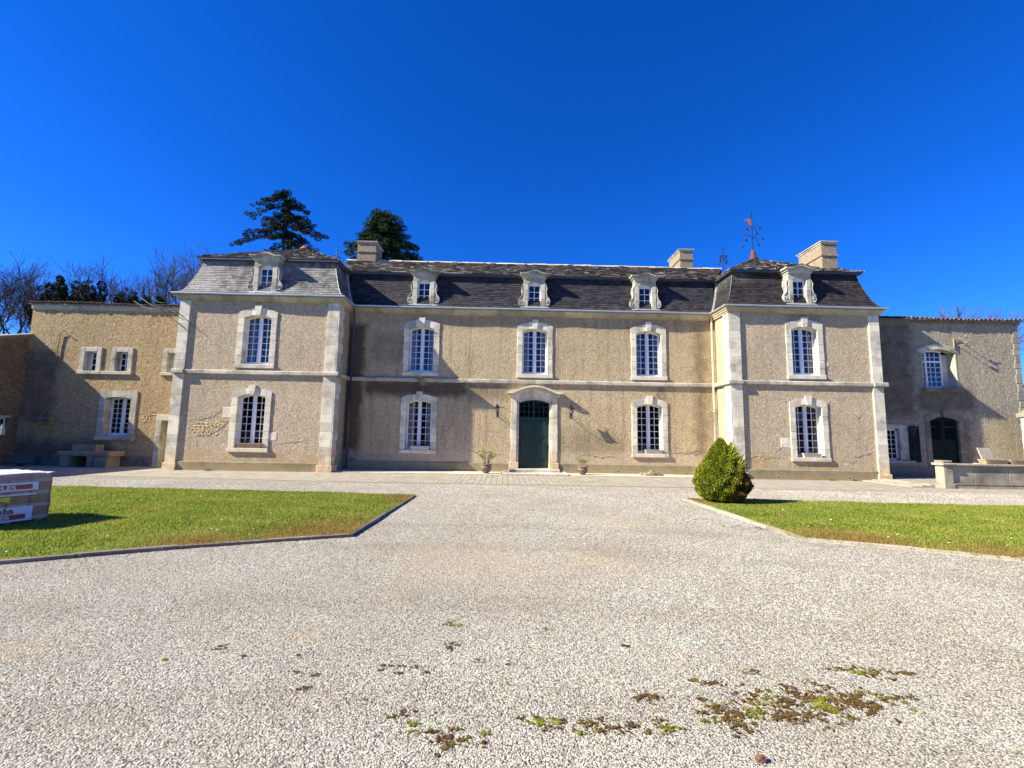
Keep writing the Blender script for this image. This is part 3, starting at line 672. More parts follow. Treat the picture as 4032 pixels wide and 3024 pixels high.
PATH = [(L0, 7), (L0, PY), (L1, PY), (L1, 0), (R0, 0), (R0, PY), (R1, PY), (R1, 7)]
cor = [(-.06, 7.19), (.085, 7.19), (.09, 7.25), (.13, 7.27), (.15, 7.33), (.19, 7.36), (.205, 7.425), (-.06, 7.425)]
mb = MB()
def stone_sweep(mb, path, prof, seg, gap=.004, arm=.55):
    P = [Vector(p) for p in path]
    for i in range(len(P)-1):
        a, b = P[i], P[i+1]; L = (b-a).length; d = (b-a)/L; s0 = min(arm, L/2) if i else 0; s1 = L-min(arm, L/2) if i < len(P)-2 else L
        if s1-s0 > .1:
            k = max(1, round((s1-s0)/seg)); c = [s0]+[s0+(s1-s0)*(j+random.uniform(-.15, .15))/k for j in range(1, k)]+[s1]
            for u, v in zip(c[:-1], c[1:]): mb.sweep([a+d*(u+gap), a+d*(v-gap)], prof)
        if i:
            pa = P[i-1]; Lp = (a-pa).length; mb.sweep([a-(a-pa)/Lp*min(arm, Lp/2), a, a+d*min(arm, L/2)], prof)
stone_sweep(mb, PATH, cor, 1.07); mb.build('cornice', M['cornice'], house)
PATHG = [(L0, 7), (L0, PY)]
for xa, xb, yy in ((L0, L1, PY), (L1, R0, 0), (R0, R1, PY)):
    if yy == 0 or xa == R0: PATHG.append((xa, yy))
    k = int((xb-xa)/.9)
    for i in range(1, k): x = xa+(xb-xa)*i/k; PATHG.append((x, yy-.018*math.sin(x*1.9+1)-.016*math.sin(x*.83+2)))
    PATHG.append((xb, yy))
PATHG.append((R1, 7))
mb = MB(); mb.sweep(PATHG, [(.03, 7.445), (.25, 7.445), (.29, 7.46), (.298, 7.475), (.298, 7.508), (.285, 7.512), (.275, 7.48), (.12, 7.47), (.05, 7.48), (.03, 7.48)]); mb.build('gutter', M['zinc'], house)
mb = MB(); mb.sweep(PATH, [(-.2, 7.428), (.028, 7.428), (.028, 7.49), (.19, 7.50), (.15, 7.585), (-.2, 7.60)]); mb.build('eaves_shadow_board', M['backing'], house)  # coloured near black to paint the shadow line between gutter and slates

def downpipe(x, y, upmat, lowmat, sx):
    mb = MB(); mb.tube([(x+sx*.16, -.2, 7.46), (x+sx*.15, -.19, 7.36), (x+.02*sx, -.13, 7.2), (x, y, 7.02), (x, y, 2.95)], .045, 10); mb.tube([(x, y, 3.02), (x, y, 2.9)], .055, 10); mb.tube([(x, y, 5.4), (x, y, 5.3)], .055, 10)
    o = mb.build('downpipe', M[upmat], house, True); MB().tube([(x, y, 2.95), (x, y, .02)], .045, 10).build('lower_pipe', M[lowmat], o, True)
downpipe(L1+.22, -.1, 'zinc_d', 'zinc_d', 0); downpipe(R0-.16, -.12, 'pipe_beige', 'zinc', -.5)

# mansard slopes
PROF = [(-.11, 7.57), (.0, 7.70), (.12, 7.95), (.24, 8.3), (.33, 8.6), (.41, 8.93), (.48, 9.24)]
def mitre(path):
    P = [Vector(p) for p in path]; out = []
    for i in range(len(P)):
        nr = lambda a, b: Vector(((b-a).normalized().y, -(b-a).normalized().x))
        if i == 0: out.append(nr(P[0], P[1]))
        elif i == len(P)-1: out.append(nr(P[-2], P[-1]))
        else: a = nr(P[i-1], P[i]); b = nr(P[i], P[i+1]); out.append((a+b)/(1+a.dot(b)))
    return P, out
def mansard(path, faces, mat, name):
    P, O = mitre(path); mb = MB()
    back = MB(); back.sweep(path, [(-i-.035, z) for i, z in PROF], False)
    rows_per = [1, 2, 3, 4, 3, 3]
    for f in faces:
        for k in range(len(PROF)-1):
            (i0, z0), (i1, z1) = PROF[k], PROF[k+1]
            q = lambda j, ins, z: (P[j].x-O[j].x*ins, P[j].y-O[j].y*ins, z)
            tiles(mb, q(f, i0, z0), q(f+1, i0, z0), q(f, i1, z1), q(f+1, i1, z1), rows_per[k], .25, .02, .25, .2, 0, .15)
    o = mb.build(name, M[mat], house); back.build('underlay', M['backing'], o); return o
mansard([(L0, 7), (L0, PY), (L1, PY), (L1, 1.4)], [0, 1, 2], 'slate_l', 'mansard')['label'] = 'lichen-pale slate mansard over the left pavilion'
mansard([(L1-.2, 0), (R0+.2, 0)], [0], 'slate', 'mansard')
mansard([(R0, 1.4), (R0, PY), (R1, PY), (R1, 7)], [0, 1, 2], 'slate_r', 'mansard')['label'] = 'black slate mansard over the right pavilion'
# hips, valley flashings
for cx, cy, sx in ((L0, PY, 1), (L1, PY, -1), (R0, PY, 1), (R1, PY, -1)):
    MB().tube([(cx+sx*i, cy+i, z+.01) for i, z in PROF], .022, 6).build('hip_roll', M['zinc_d'], house)
for x, s in ((L1, 1), (R0, -1)):
    mb = MB()
    for (i0, z0), (i1, z1) in zip(PROF[:-1], PROF[1:]):
        xa, xb = x-s*i0, x-s*i1
        mb.hexa([(xa, i0-.05, z0), (xa+s*.09, i0-.035, z0), (xa+s*.09, i0+.1, z0), (xa, i0+.1, z0), (xb, i1-.05, z1), (xb+s*.09, i1-.035, z1), (xb+s*.09, i1+.1, z1), (xb, i1+.1, z1)])
    mb.build('valley_flashing', M['zinc'], house)

# upper roof: dark fascia and stone tiles
def upper(name, path, faces, ridge):
    P, O = mitre(path); fb = MB(); fb.sweep(path, [(-.55, 9.20), (-.34, 9.20), (-.29, 9.215), (-.29, 9.30), (-.36, 9.315), (-.55, 9.315)])
    mb = MB()
    q = lambda j, ins, z: Vector((P[j].x-O[j].x*ins, P[j].y-O[j].y*ins, z))
    bk = MB()
    for f, (tl, tr, rows) in zip(faces, ridge):
        A, B = q(f, .27, 9.295), q(f+1, .27, 9.295); tiles(mb, A, B, tl, tr, rows, .26, .045, .7, .3, .012, .5)
        bk.quad(tuple(A), tuple(B), tr, tl)
    o = mb.build(name, M['lauze'], house); fb.build('fascia', M['zinc_d'], o); bk.build('underlay', M['backing'], o); return o
AL = (-10.6, 2.3, 11.15); AR = (13.12, 2.3, 11.2)
upper('roof', [(L1-.3, 0), (R0+.3, 0)], [0], [((L1-1.5, 3.0, 10.86), (R0+1.9, 3.0, 10.86), 22)])
upper('roof', [(L0, 6.0), (L0, PY), (L1, PY), (L1, 6.0)], [0, 1, 2], [(AL, AL, 20)]*3)['label'] = 'low brown stone-tiled hip roof of the left pavilion'
upper('roof', [(R0, 6.0), (R0, PY), (R1, PY), (R1, 6.0)], [0, 1, 2], [(AR, AR, 20)]*3)['label'] = 'low brown stone-tiled hip roof of the right pavilion'
mb = MB(); mb.quad((L1-1, 3, 10.8), (R0+2, 3, 10.8), (R0+2, 7, 9), (L1-1, 7, 9)); mb.build('rear_roof', M['lauze'], house)
mb = MB(); x = -8.6
while x < 11.55:
    x2 = x+random.uniform(.3, .5); z = 10.87+random.uniform(-.012, .012); mb.hexa([(x, 2.86, z-.03), (x2-.01, 2.86, z-.03), (x2-.01, 3.16, z-.03), (x, 3.16, z-.03), (x, 2.93, z+.055), (x2-.01, 2.93, z+.055), (x2-.01, 3.09, z+.055), (x, 3.09, z+.055)]); x = x2
mb.build('ridge_cap', M['flag'], house)
# chimneys
def chimney(x0, x1, y0, y1, z0, z1, lab):
    mb = MB(); mb.box(x0, x1, y0, y1, z0, z1-.12); mb.box(x0-.05, x1+.05, y0-.05, y1+.05, z0+(z1-z0)*.52, z0+(z1-z0)*.52+.07)
    o = mb.build('chimney', M['chim'], house); o['label'] = lab
    cb = MB(); cb.box(x0-.03, x1+.03, y0-.03, y1+.03, z1-.118, z1-.04); cb.box(x0-.08, x1+.08, y0-.08, y1+.08, z1-.038, z1); cb.build('cap', M['stone_grey'], o)
    MB().box(x0-.04, x1+.04, y0-.05, y1+.03, z0, z0+.1 if y0 > 0 else z0+.02).build('flashing', M['zinc'], o)
chimney(-8.0, -7.02, 2.75, 3.9, 10.62, 11.87, 'roughcast chimney stack on the left end of the main ridge')
chimney(9.42, 10.12, 2.9, 4.5, 10.7, 11.93, 'roughcast chimney stack on the right end of the main ridge')
chimney(14.72, 15.43, -.6, 1.05, 9.5, 10.97, 'largest roughcast chimney stack on the right pavilion')
# roof finials
def finial(x, y, z, h, big, lab):
    root = empty('weathervane', lab, 'weathervane', (x, y, z))
    if big is not None:
        MB().lathe([(.30, -.06), (.20, .08), (.13, .28), (.10, .52), (.02, .54)] if big else [(.24, -.06), (.17, .1), (.1, .2), (.02, .22)], n=14).build('base', M['rust' if big else 'redlead'], root, True)
    mb = MB(); r = .022; mb.tube([(0, 0, 0), (0, 0, h)], r if h > 1 else .015, 6); mb.lathe([(.01, h-.02), (.05, h+.06), (.045, h+.08), (.0, h+.1)], n=8); mb.build('rod', M['iron'], root)
    for zz, rr in ((h*.45, h*.22), (h*.68, h*.17)):
        for k in range(4):
            a = k*PI/2+.5; mb = MB(); pts = [(rr*u*math.cos(a), rr*u*math.sin(a), zz+rr*(.35*math.sin(u*PI)*1.0-.35*u*u)) for u in [i/6 for i in range(7)]]
            mb.tube(pts, .012, 5); e = pts[-1]
            for t in range(4):
                bb = t*PI/2; mb.blob((e[0]+.05*math.cos(bb)*math.cos(a), e[1]+.05*math.cos(bb)*math.sin(a), e[2]+.05*math.sin(bb)), .035, .02, .03, 6, 4)
            mb.build('scroll_arm', M['iron'], root)
    if big:
        xs = [-.42, -.36, -.28, -.2, -.12, -.05, -.0]; zt = [h*.84, h*.88, h*.895, h*.9, h*.895, h*.88, h*.87]; zb = [h*.835, h*.865, h*.865, h*.83, h*.77, h*.74, h*.75]
        MB().strip(xs, zb, zt, -.008, .008).build('vane', M['redlead'], root)
finial(13.12, 2.3, 11.18, 2.55, True, 'tall iron weathervane with red pennant on the right pavilion roof')
finial(11.85, 3.0, 10.88, 1.1, None, 'short black iron finial left of the tall weathervane')
finial(-9.65, 4.2, 10.85, 1.05, None, 'short black iron finial above the left pavilion roof')
MB().lathe([(.30, -.05), (.18, .06), (.10, .17), (.03, .2)], (AL[0], AL[1], AL[2]), 12).build('ridge_pot', M['redlead'], house, True)

# dormers
def dormer(cx, Y):
    ob = MB(); z0 = 7.69
    # piers, arched lintel
    for s in (-1, 1):
        xa, xb = sorted((cx+s*.30, cx+s*.50)); zc = 8.78
        for a, b in ((z0, 8.05), (8.055, 8.42), (8.425, zc)): ob.cbox(xa, xb, Y-.02, Y+.5, a, b, .01)
    n = 13; X = [cx-.5+i/(n-1) for i in range(n)]
    inner = lambda x: 8.78+.13*max(0, 1-((x-cx)/.3)**2) if abs(x-cx) < .3 else 8.785
    ob.strip(X, [inner(x) for x in X], [9.08+.10*math.cos((x-cx)*PI/1.0)**2 for x in X], Y-.02, Y+.5)
    ob.box(cx-.62, cx+.62, Y-.06, Y+.4, 7.6, z0-.002)
    d = ob.build('dormer', M['stone_grey'], house)
    # scrolled consoles
    for s in (-1, 1):
        sb = MB(); zz = [z0+.02+i*.1 for i in range(12)]
        ex = [.16, .23, .25, .235, .17, .10, .075, .085, .115, .10, .07, .05]
        pts = list(zip(zz, ex))
        xs = [cx+s*.502]
        for (za, ea), (zb_, eb) in zip(pts[:-1], pts[1:]):
            a0, a1 = cx+s*.502, cx+s*(.502+ea); b1 = cx+s*(.502+eb)
            p = [(a0, Y, za), (a1, Y, za), (a1, Y+.4, za), (a0, Y+.4, za), (a0, Y, zb_), (b1, Y, zb_), (b1, Y+.4, zb_), (a0, Y+.4, zb_)]
            if s < 0: p = [p[1], p[0], p[3], p[2], p[5], p[4], p[7], p[6]]
            sb.hexa(p)
        cxs, czs = cx+s*.61, z0+.21
        sp = [(cxs+s*r*math.cos(t), Y-.01, czs+r*math.sin(t)) for t, r in [(-2.6+.45*i, .165-.0095*i) for i in range(15)]]
        sb.tube(sp+[], .02, 5); sb.blob((cxs, Y-.01, czs), .035, .03, .035, 8, 5, 0)
        sb.tube([(cx+s*.53, Y-.012, 8.75), (cx+s*.60, Y-.012, 8.6), (cx+s*.56, Y-.012, 8.4), (cx+s*.6, Y-.012, 8.2), (cx+s*.72, Y-.012, 8.05)], .016, 5)
        sb.build('console', M['stone_grey'], d)
    # ogee hood
    hb = MB(); n = 25; X = [cx-.68+1.36*i/(n-1) for i in range(n)]
    cv = lambda u: 9.30+.13*(.5+.5*math.cos(PI*min(1, abs(u)/.46)))
    hb.strip(X, [cv(x-cx)-.065 for x in X], [cv(x-cx) for x in X], Y-.20, Y+.62)
    X2 = [cx-.6+1.2*i/(n-1) for i in range(n)]; hb.strip(X2, [cv(x-cx)-.15 for x in X2], [cv(x-cx)-.062 for x in X2], Y-.14, Y+.6)
    X3 = [cx-.53+1.06*i/(n-1) for i in range(n)]; hb.strip(X3, [9.06 for x in X3], [cv(x-cx)-.147 for x in X3], Y-.075, Y+.58)
    hb.build('hood', M['stone_grey'], d)
    MB().strip([x for x in X], [cv(x-cx)+.003 for x in X], [cv(x-cx)+.014 for x in X], Y-.215, Y+.65).build('hood_flashing', M['zinc_d'], d)
    # casement
    fb = MB(); hw = .30; yf = Y+.13; zb, sp, cr = z0+.1, 8.78, 8.9
    fb.box(cx-hw, cx-hw+.06, yf, yf+.05, zb, 8.80); fb.box(cx+hw-.06, cx+hw, yf, yf+.05, zb, 8.80); fb.box(cx-hw, cx+hw, yf-.01, yf+.06, zb-.05, zb+.06)
    fb.strip([cx-.3+.05*i for i in range(13)], [8.72]*13, [inner(cx-.3+.05*i) for i in range(13)], yf-.002, yf+.052)
    fb.box(cx-.016, cx+.016, yf-.005, yf+.045, zb+.06, 8.72)
    for j in (1, 2): z = zb+.06+(8.72-zb-.06)*j/3; fb.box(cx-hw+.06, cx+hw-.06, yf+.005, yf+.04, z-.012, z+.012)
    fr = fb.build('casement', M['white'], d); pb = MB()
    for i in range(2):
        for j in range(3):
            xa, xb = cx-hw+.05+i*.25, cx-hw+.30+i*.25; za = zb+.06+(8.66-zb)*j/3; dd = random.uniform(-.004, .004); pb.quad((xa, yf+.03+dd, za), (xb, yf+.03-dd, za), (xb, yf+.03-dd, za+(8.66-zb)/3), (xa, yf+.03+dd, za+(8.66-zb)/3))
    pb.build('pane', M['glass'], fr)
    MB().quad((cx-.5, Y+.55, 7.7), (cx+.5, Y+.55, 7.7), (cx+.5, Y+.55, 9.1), (cx-.5, Y+.55, 9.1)).build('dark_interior', M['room'], d)
    MB().hexa([(cx-.80, Y-.13, 7.555), (cx+.84, Y-.13, 7.555), (cx+.84, Y+.1, 7.555), (cx-.80, Y+.1, 7.555), (cx-.64, Y-.062, 7.66), (cx+.66, Y-.062, 7.66), (cx+.66, Y+.1, 7.66), (cx-.64, Y+.1, 7.66)]).build('apron_flashing', M['zinc'], d)
for cx, Y in ((-3.87, 0), (1.33, 0), (6.58, 0), (-10.5, PY), (13.03, PY)): dormer(cx, Y)

# windows
wl = lambda c, Y, lab, cu='curtain', gl='glass2': window(house, c, Y, label=lab, curtain=cu, glass=gl, **WL)
wu = lambda c, Y, lab, gl='glass': window(house, c, Y, label=lab, glass=gl, **WU)
wu(CL, PY, 'upper casement window of the left pavilion, blue with reflected sky'); wl(CL, PY, 'lower casement window of the left pavilion with a trough on its sill', None)
for c, l in zip(CM, ('left', 'middle', 'right')): wu(c, 0, f'upper casement window in the {l} of the recessed front')
wl(CM[0], 0, 'ground floor window left of the entrance'); wl(CM[2], 0, 'ground floor window right of the entrance', None)
wu(CR_, PY, 'upper casement window of the right pavilion'); wl(CR_, PY, 'lower window of the right pavilion with red curtains', 'redcurtain')

# entrance
db = MB(); Yd = .30; hw = .70
door = None
db.box(DX-hw, DX+hw, Yd, Yd+.06, .2, 2.50)
X = [DX-hw+2*hw*i/16 for i in range(17)]; dt = lambda x: 3.32-.14*((x-DX)/hw)**2
db.strip(X, [dt(x)-.07 for x in X], [dt(x)+.02 for x in X], Yd-.01, Yd+.05)
db.box(DX-hw, DX+hw, Yd-.035, Yd+.05, 2.44, 2.53); db.box(DX-.035, DX+.035, Yd-.03, Yd+.05, .2, 3.28); db.box(DX-hw, DX-hw+.05, Yd-.01, Yd+.05, 2.5, 3.2); db.box(DX+hw-.05, DX+hw, Yd-.01, Yd+.05, 2.5, 3.2)
for s in (-1, 1):      # raised mouldings and panels
    a, b = sorted((DX+s*.10, DX+s*.62))
    for z0, z1 in ((.28, .48), (.60, 1.52), (1.62, 2.36)):
        db.cbox(a, b, Yd-.018, Yd+.01, z0, z1, .015); db.cbox(a+.06, b-.06, Yd-.032, Yd, z0+.05, z1-.05, .014)
    for i in range(1, 3): x = DX+s*(.04+.61*i/3); db.box(x-.013, x+.013, Yd, Yd+.03, 2.53, dt(x)-.05)
    for j in (1, 2): z = 2.53+.24*j; db.box(*sorted((DX+s*.035, DX+s*.65)), Yd, Yd+.03, z-.013, z+.013)
door = db.build('door', M['green'], house); door['label'] = 'dark green double entrance door with glazed fanlight'
pb = MB(); pb.strip([x for x in X if abs(x-DX) < .69], [2.5]*len([x for x in X if abs(x-DX) < .69]), [dt(x)-.04 for x in X if abs(x-DX) < .69], Yd+.012, Yd+.018); pb.build('fanlight_glass', M['glass2'], door)
kb = MB().lathe([(.012, 0), (.012, .03), (.032, .04), (.036, .06), (.02, .078), (.0, .08)], n=12); kn = kb.build('knob', M['iron'], door, True); kn.rotation_euler = (PI/2, 0, 0); kn.location = (DX-.38, Yd-.03, 1.18)
kb = MB().box(DX-.39, DX-.36, Yd-.05, Yd-.03, 1.55, 1.78); kb.blob((DX-.375, Yd-.06, 1.57), .05, .02, .05, 8, 5, 0); kb.build('knocker', M['rust'], door)
sb = MB()
for s in (-1, 1):
    for z0, z1 in ((.47, .95), (.955, 1.5), (1.505, 1.98), (1.985, 2.5), (2.505, 3.16)):
        xa, xb = sorted((DX+s*.80, DX+s*(1.05+random.uniform(-.01, .02)))); sb.cbox(xa, xb, -.045, Yd+.05, z0, z1, .008)
        xa, xb = sorted((DX+s*.705, DX+s*.798)); sb.cbox(xa, xb, .0, Yd+.06, z0, z1, .02)
    xa, xb = sorted((DX+s*.70, DX+s*1.12)); sb.cbox(xa, xb, -.11, Yd+.05, .2, .465, .015)
X = [DX-1.05+2.1*i/30 for i in range(31)]
ia = lambda x: 3.40-.17*((x-DX)/.8)**2 if abs(x-DX) < .8 else 3.165
oa = lambda x: 3.80-.30*((x-DX)/1.05)**2
for a in range(0, 30, 5): xx = X[a:a+6]; sb.strip(xx, [ia(x) for x in xx], [oa(x) for x in xx], -.045, Yd+.05)
X4 = [DX-.8+1.6*i/20 for i in range(21)]; sb.strip(X4, [dt(max(DX-hw, min(DX+hw, x))) for x in X4], [ia(x)-.004 for x in X4], .0, Yd+.06)
sur = sb.build('door_surround', M['stone'], house)
hb = MB(); Xh = [DX-1.27+2.54*i/40 for i in range(41)]
hz = lambda u: 3.60+.30*(math.cos(PI*.5*min(1, abs(u)/1.0))**1.0 if abs(u) < 1.0 else 0)
hb.strip(Xh, [hz(x-DX)-.035 for x in Xh], [hz(x-DX)+.045 for x in Xh], -.33, 0); X5 = [x for x in Xh if abs(x-DX) < 1.2]
hb.strip(X5, [hz(x-DX)-.10 for x in X5], [hz(x-DX)-.033 for x in X5], -.25, 0); hb.strip(X5, [hz(x-DX)-.17 for x in X5], [hz(x-DX)-.098 for x in X5], -.13, 0)
hb.build('door_hood', M['stone'], sur)
st = MB(); st.cbox(DX-1.1, DX+1.12, -.62, Yd, .005, .195, .02); st.build('door_step', M['tread'], house)
st = MB()
for a, b in ((-1.42, -.42), (-.41, .12), (.13, 1.40)): st.cbox(DX+a, DX+b, -1.35, -.625, .0, .085, .018)
st.cbox(DX-1.42, DX-1.11, -.62, -.02, 0, .085, .015); st.cbox(DX+1.13, DX+1.40, -.62, -.02, 0, .085, .015); st.build('door_step', M['tread'], house)
# exposed stonework where the roughcast fell
mb = MB(); y = PY
def rub(mb, x0, x1, z0, z1, y, bw=.16, bh=.062, keep=.85):
    z = z0; k = 0
    while z < z1:
        x = x0+(bw*.5 if k % 2 else 0)+abs(z-(z0+z1)/2)/(z1-z0)*(x1-x0)*.35
        xe = x1-abs(z-(z0+z1)*.55)/(z1-z0)*(x1-x0)*.3
        while x < xe:
            ww = bw*random.uniform(.6, 1.3)
            if random.random() < keep: mb.blob((x+ww/2, y+.006, z+bh/2), ww*.5, .028, bh*.48, 8, 5, .12)
            x += ww
        z += bh; k += 1
rub(mb, -13.12, -11.75, 1.42, 1.95, y); rub(mb, -12.3, -11.5, 1.84, 2.05, y); mb.build('exposed_rubble', M['rubble'], house)
mb = MB(); rub(mb, -13.55, -13.35, 2.25, 2.45, y, .12); mb.build('exposed_rubble', M['rubble'], house)
mb = MB(); mb.cbox(-11.83, -11.46, PY-.012, PY+.02, 2.18, 2.66, .03); mb.cbox(-9.83, -9.5, PY-.01, PY+.02, 1.28, 1.62, .01); mb.cbox(11.85, 12.3, PY-.01, PY+.02, 1.35, 1.75, .01); mb.cbox(13.95, 14.15, PY-.01, PY+.02, 4.9, 5.06, .01)
mb.build('quoin_stone', M['stone'], house)
M['crack'] = plain('crack', (.09, .07, .05), .95)
def cracks(parent, specs):
    for x, z, y, L, a in specs:
        mb = MB()
        pts = [(x, y-.004, z)]
        for i in range(int(L/.07)):
            a0 = a if i == 0 else a0; a = a0+random.uniform(-.75, .75); px = pts[-1]; pts.append((px[0]+.07*math.cos(a), y-.004, px[2]+.07*math.sin(a)*.8))
        mb.tube(pts, [random.uniform(.002, .009)*math.sin(PI*(q+.5)/len(pts)) for q in range(len(pts))], 4)
        mb.build('render_crack', M['crack'], parent)
cracks(house, [(11.0, .78, PY, 1.3, 0), (10.4, .82, PY, .8, .1), (14.2, .78, PY, 1.0, -.1), (14.9, .95, PY, 1.1, .2), (11.6, 1.1, PY, .8, .9), (-2.0, .98, 0, 2.4, 0), (-5.6, .8, 0, .9, -.3), (7.6, .95, 0, 1.9, .05), (3.4, .8, 0, 2.2, 0), (-9.6, 1.15, PY, 1.7, 0), (15.2, 2.6, PY, .35, .5), (-13.2, 1.98, PY, 1.5, .25), (-12.2, 2.2, PY, .6, 1.), (8.2, .95, 0, 1.3, 0), (-7.0, .62, 0, 2.0, 0.)])

# ------------------------------------------------------------------ left wing
lw = empty('wing_building', 'ochre rendered wing with small stone-framed windows, left of the left pavilion', 'house')
LX0, LX1, LZ = -21.72, L0, 7.25
SW = [(-18.83, 4.24, 5.13), (-17.43, 4.24, 5.13), (-15.1, 4.24, 5.13)]
mb = MB(); grid_wall(mb, LX0, LX1, 0, LZ, 0, [(c-.30, c+.30, a-.02, b+.02) for c, a, b in SW]+[(-17.98, -16.78, 1.32, 3.12), (-15.36, -14.2, 0, 2.08)])
mb.quad((LX0, 7, 0), (LX0, 0, 0), (LX0, 0, LZ), (LX0, 7, LZ)); mb.quad((LX0, 7, 0), (LX1, 7, 0), (LX1, 7, LZ), (LX0, 7, LZ)); mb.build('wall', M['wall_lw'], lw)
mb = MB(); mb.quad((LX0+.1, 1.0, 0), (LX1, 1.0, 0), (LX1, 1.0, 7.2), (LX0+.1, 1.0, 7.2)); mb.build('dark_backing', M['room'], lw)
mb = MB(); mb.box(LX0-.02, LX1, -.07, .02, 7.10, 7.26); mb.box(LX0-.02, LX1, -.04, .02, 7.04, 7.098); mb.build('eaves_band', M['stone_grey'], lw)
def tile_roof(parent, x0, x1, y0, z0, y1, z1, sag=.03, nm='roof'):
    mb = MB(); x = x0; k = 0; L = math.hypot(y1-y0, z1-z0)
    while x < x1:
        r = .085+random.uniform(-.008, .008); xc = x+r; zs = z0+sag*math.sin((x-x0)*.9)+random.uniform(-.01, .012)
        rows = 9
        for j in range(rows):
            a, b = j/rows, (j+1.15)/rows; n = 7; dy = random.uniform(-.03, .01) if j == 0 else random.uniform(-.02, .02)
            P = []
            for (f, lift, rr) in ((a, .012, r), (b, 0, r*.9)):
                for q in range(n):
                    t = PI*q/(n-1); P.append((xc-rr*math.cos(t), y0+(y1-y0)*f+dy, zs+(z1-z0)*f+rr*.8*math.sin(t)+lift))
            base = len(mb.v); mb.v += P; mb.v += [(p[0], p[1], p[2]-.016) for p in P[:n]]
            for q in range(n-1): mb.f.append((base+q, base+q+1, base+n+q+1, base+n+q)); mb.f.append((base+2*n+q, base+2*n+q+1, base+q+1, base+q))
        x += 2*r+.035; k += 1
    o = mb.build(nm, M['tile'], parent)
    MB().hexa([(x0, y0+.04, z0-.05), (x1, y0+.04, z0-.05), (x1, y1, z1-.05), (x0, y1, z1-.05), (x0, y0+.04, z0+.0), (x1, y0+.04, z0+.0), (x1, y1, z1), (x0, y1, z1)]).build('under_tiles', M['tile'], o); return o
tile_roof(lw, LX0-.08, LX1, -.17, 7.30, 3.6, 8.15)
def small_window(c, a, b, nc, lab, off):
    hw = .27; fb = MB(); yf = .17; x0, x1 = c-hw+off, c+hw
    fb.box(x0, x0+.045, yf, yf+.05, a, b); fb.box(x1-.045, x1, yf, yf+.05, a, b); fb.box(x0, x1, yf, yf+.05, a, a+.06); fb.box(x0, x1, yf, yf+.05, b-.05, b)
    if nc == 2: fb.box((x0+x1)/2-.012, (x0+x1)/2+.012, yf+.01, yf+.04, a, b)
    for j in (1, 2): z = a+(b-a)*j/3; fb.box(x0, x1, yf+.01, yf+.04, z-.014, z+.014)
    f = fb.build('window', M['white'], lw); f['label'] = lab; MB().quad((x0, yf+.03, a), (x1, yf+.03, a), (x1, yf+.03, b), (x0, yf+.03, b)).build('pane', M['glass2'], f)
    s = MB()
    for xa, xb, za, zb_ in ((c-.48, c-hw, a, b+.2), (c+hw, c+.48, a, b+.2), (c-hw+.003, c+hw-.003, b, b+.2)): s.cbox(xa, xb, -.05, yf+.04, za, zb_, .012)
    if off > 0: s.box(c-hw, c-hw+off+.01, .10, yf+.03, a, b)
    s.build('surround', M['stone_grey'], f); MB().cbox(c-.52 if nc != 2 or c > -16 else c-.86, c+.52, -.10, yf+.03, a-.15, a-.003, .015).build('sill', M['stone_grey'], f)
small_window(*SW[0], 1, 'leftmost small upper window of the left wing', .13); small_window(*SW[1], 2, 'middle small upper window of the left wing', .05); small_window(*SW[2], 2, 'small upper window half hidden by the pavilion', .1)
window(lw, -17.38, 0, 1.14, 1.35, 3.02, 3.08, 3.36, 3.37, 0, w=1.13, ow=1.66, nrow=7, rec=.33, mat='stone_grey', label='tall stone-framed window of the left wing', curtain=None, glass='glass2')
s = MB()
for z0, z1 in ((0, .5), (.505, 1.0), (1.005, 1.5), (1.505, 2.05)): s.cbox(-15.6, -15.34, -.045, .4, z0, z1, .012)
s.cbox(-15.6, -14.02, -.045, .4, 2.055, 2.32, .012); s.box(-14.3, -14.02, -.04, .4, 0, 2.05)
s.build('door_surround', M['stone_grey'], lw); MB().box(-15.34, -14.3, .38, .43, .05, 2.05).build('door', M['backing'], lw)
mb = MB(); mb.sweep([(LX0, 0), (-15.62, 0)], [(-.05, -.02), (.06, -.02), (.06, .42), (.02, .46), (-.05, .46)]); mb.build('plinth', M['stone_dark'], lw)
mb = MB(); mb.tube([(-20.35, -.05, 4.4), (-20.33, -.05, 5.35), (-20.3, -.06, 5.9), (-20.15, -.08, 6.02), (-19.85, -.05, 5.78), (-19.75, -.04, 5.74)], .022, 6); mb.build('wall_pipe', M['stone_dark'], lw, True)
mb = MB(); rub(mb, -16.3, -15.75, 1.98, 2.3, 0, .13, .06); mb.build('exposed_rubble', M['rubble'], lw)
cracks(lw, [(-16.6, 2.4, 0, .8, -.3), (-15.9, 2.35, 0, .4, .3), (-20.5, 2.9, 0, .5, 0), (-18.9, 2.6, 0, .3, 0)])
mb = MB(); mb.cbox(-21.1, -20.0, -.34, .02, 1.98, 2.12, .02); mb.cbox(-20.5, -20.05, -.24, .02, 1.8, 1.975, .02); mb.build('stone_shelf', M['stone_dark'], lw)
MB().lathe([(.10, 0), (.28, .16), (.30, .2), (.26, .19), (.08, .05)], n=14).build('basin', plain('teal_bowl', (.05, .16, .16), .4), None, True)
o = bpy.data.objects['basin']; o.location = (-20.6, -.75, .02); o.scale = (1, 1, .8); tag(o, 'shallow teal bowl on the ground in the dark corner of the left wing', 'bowl')

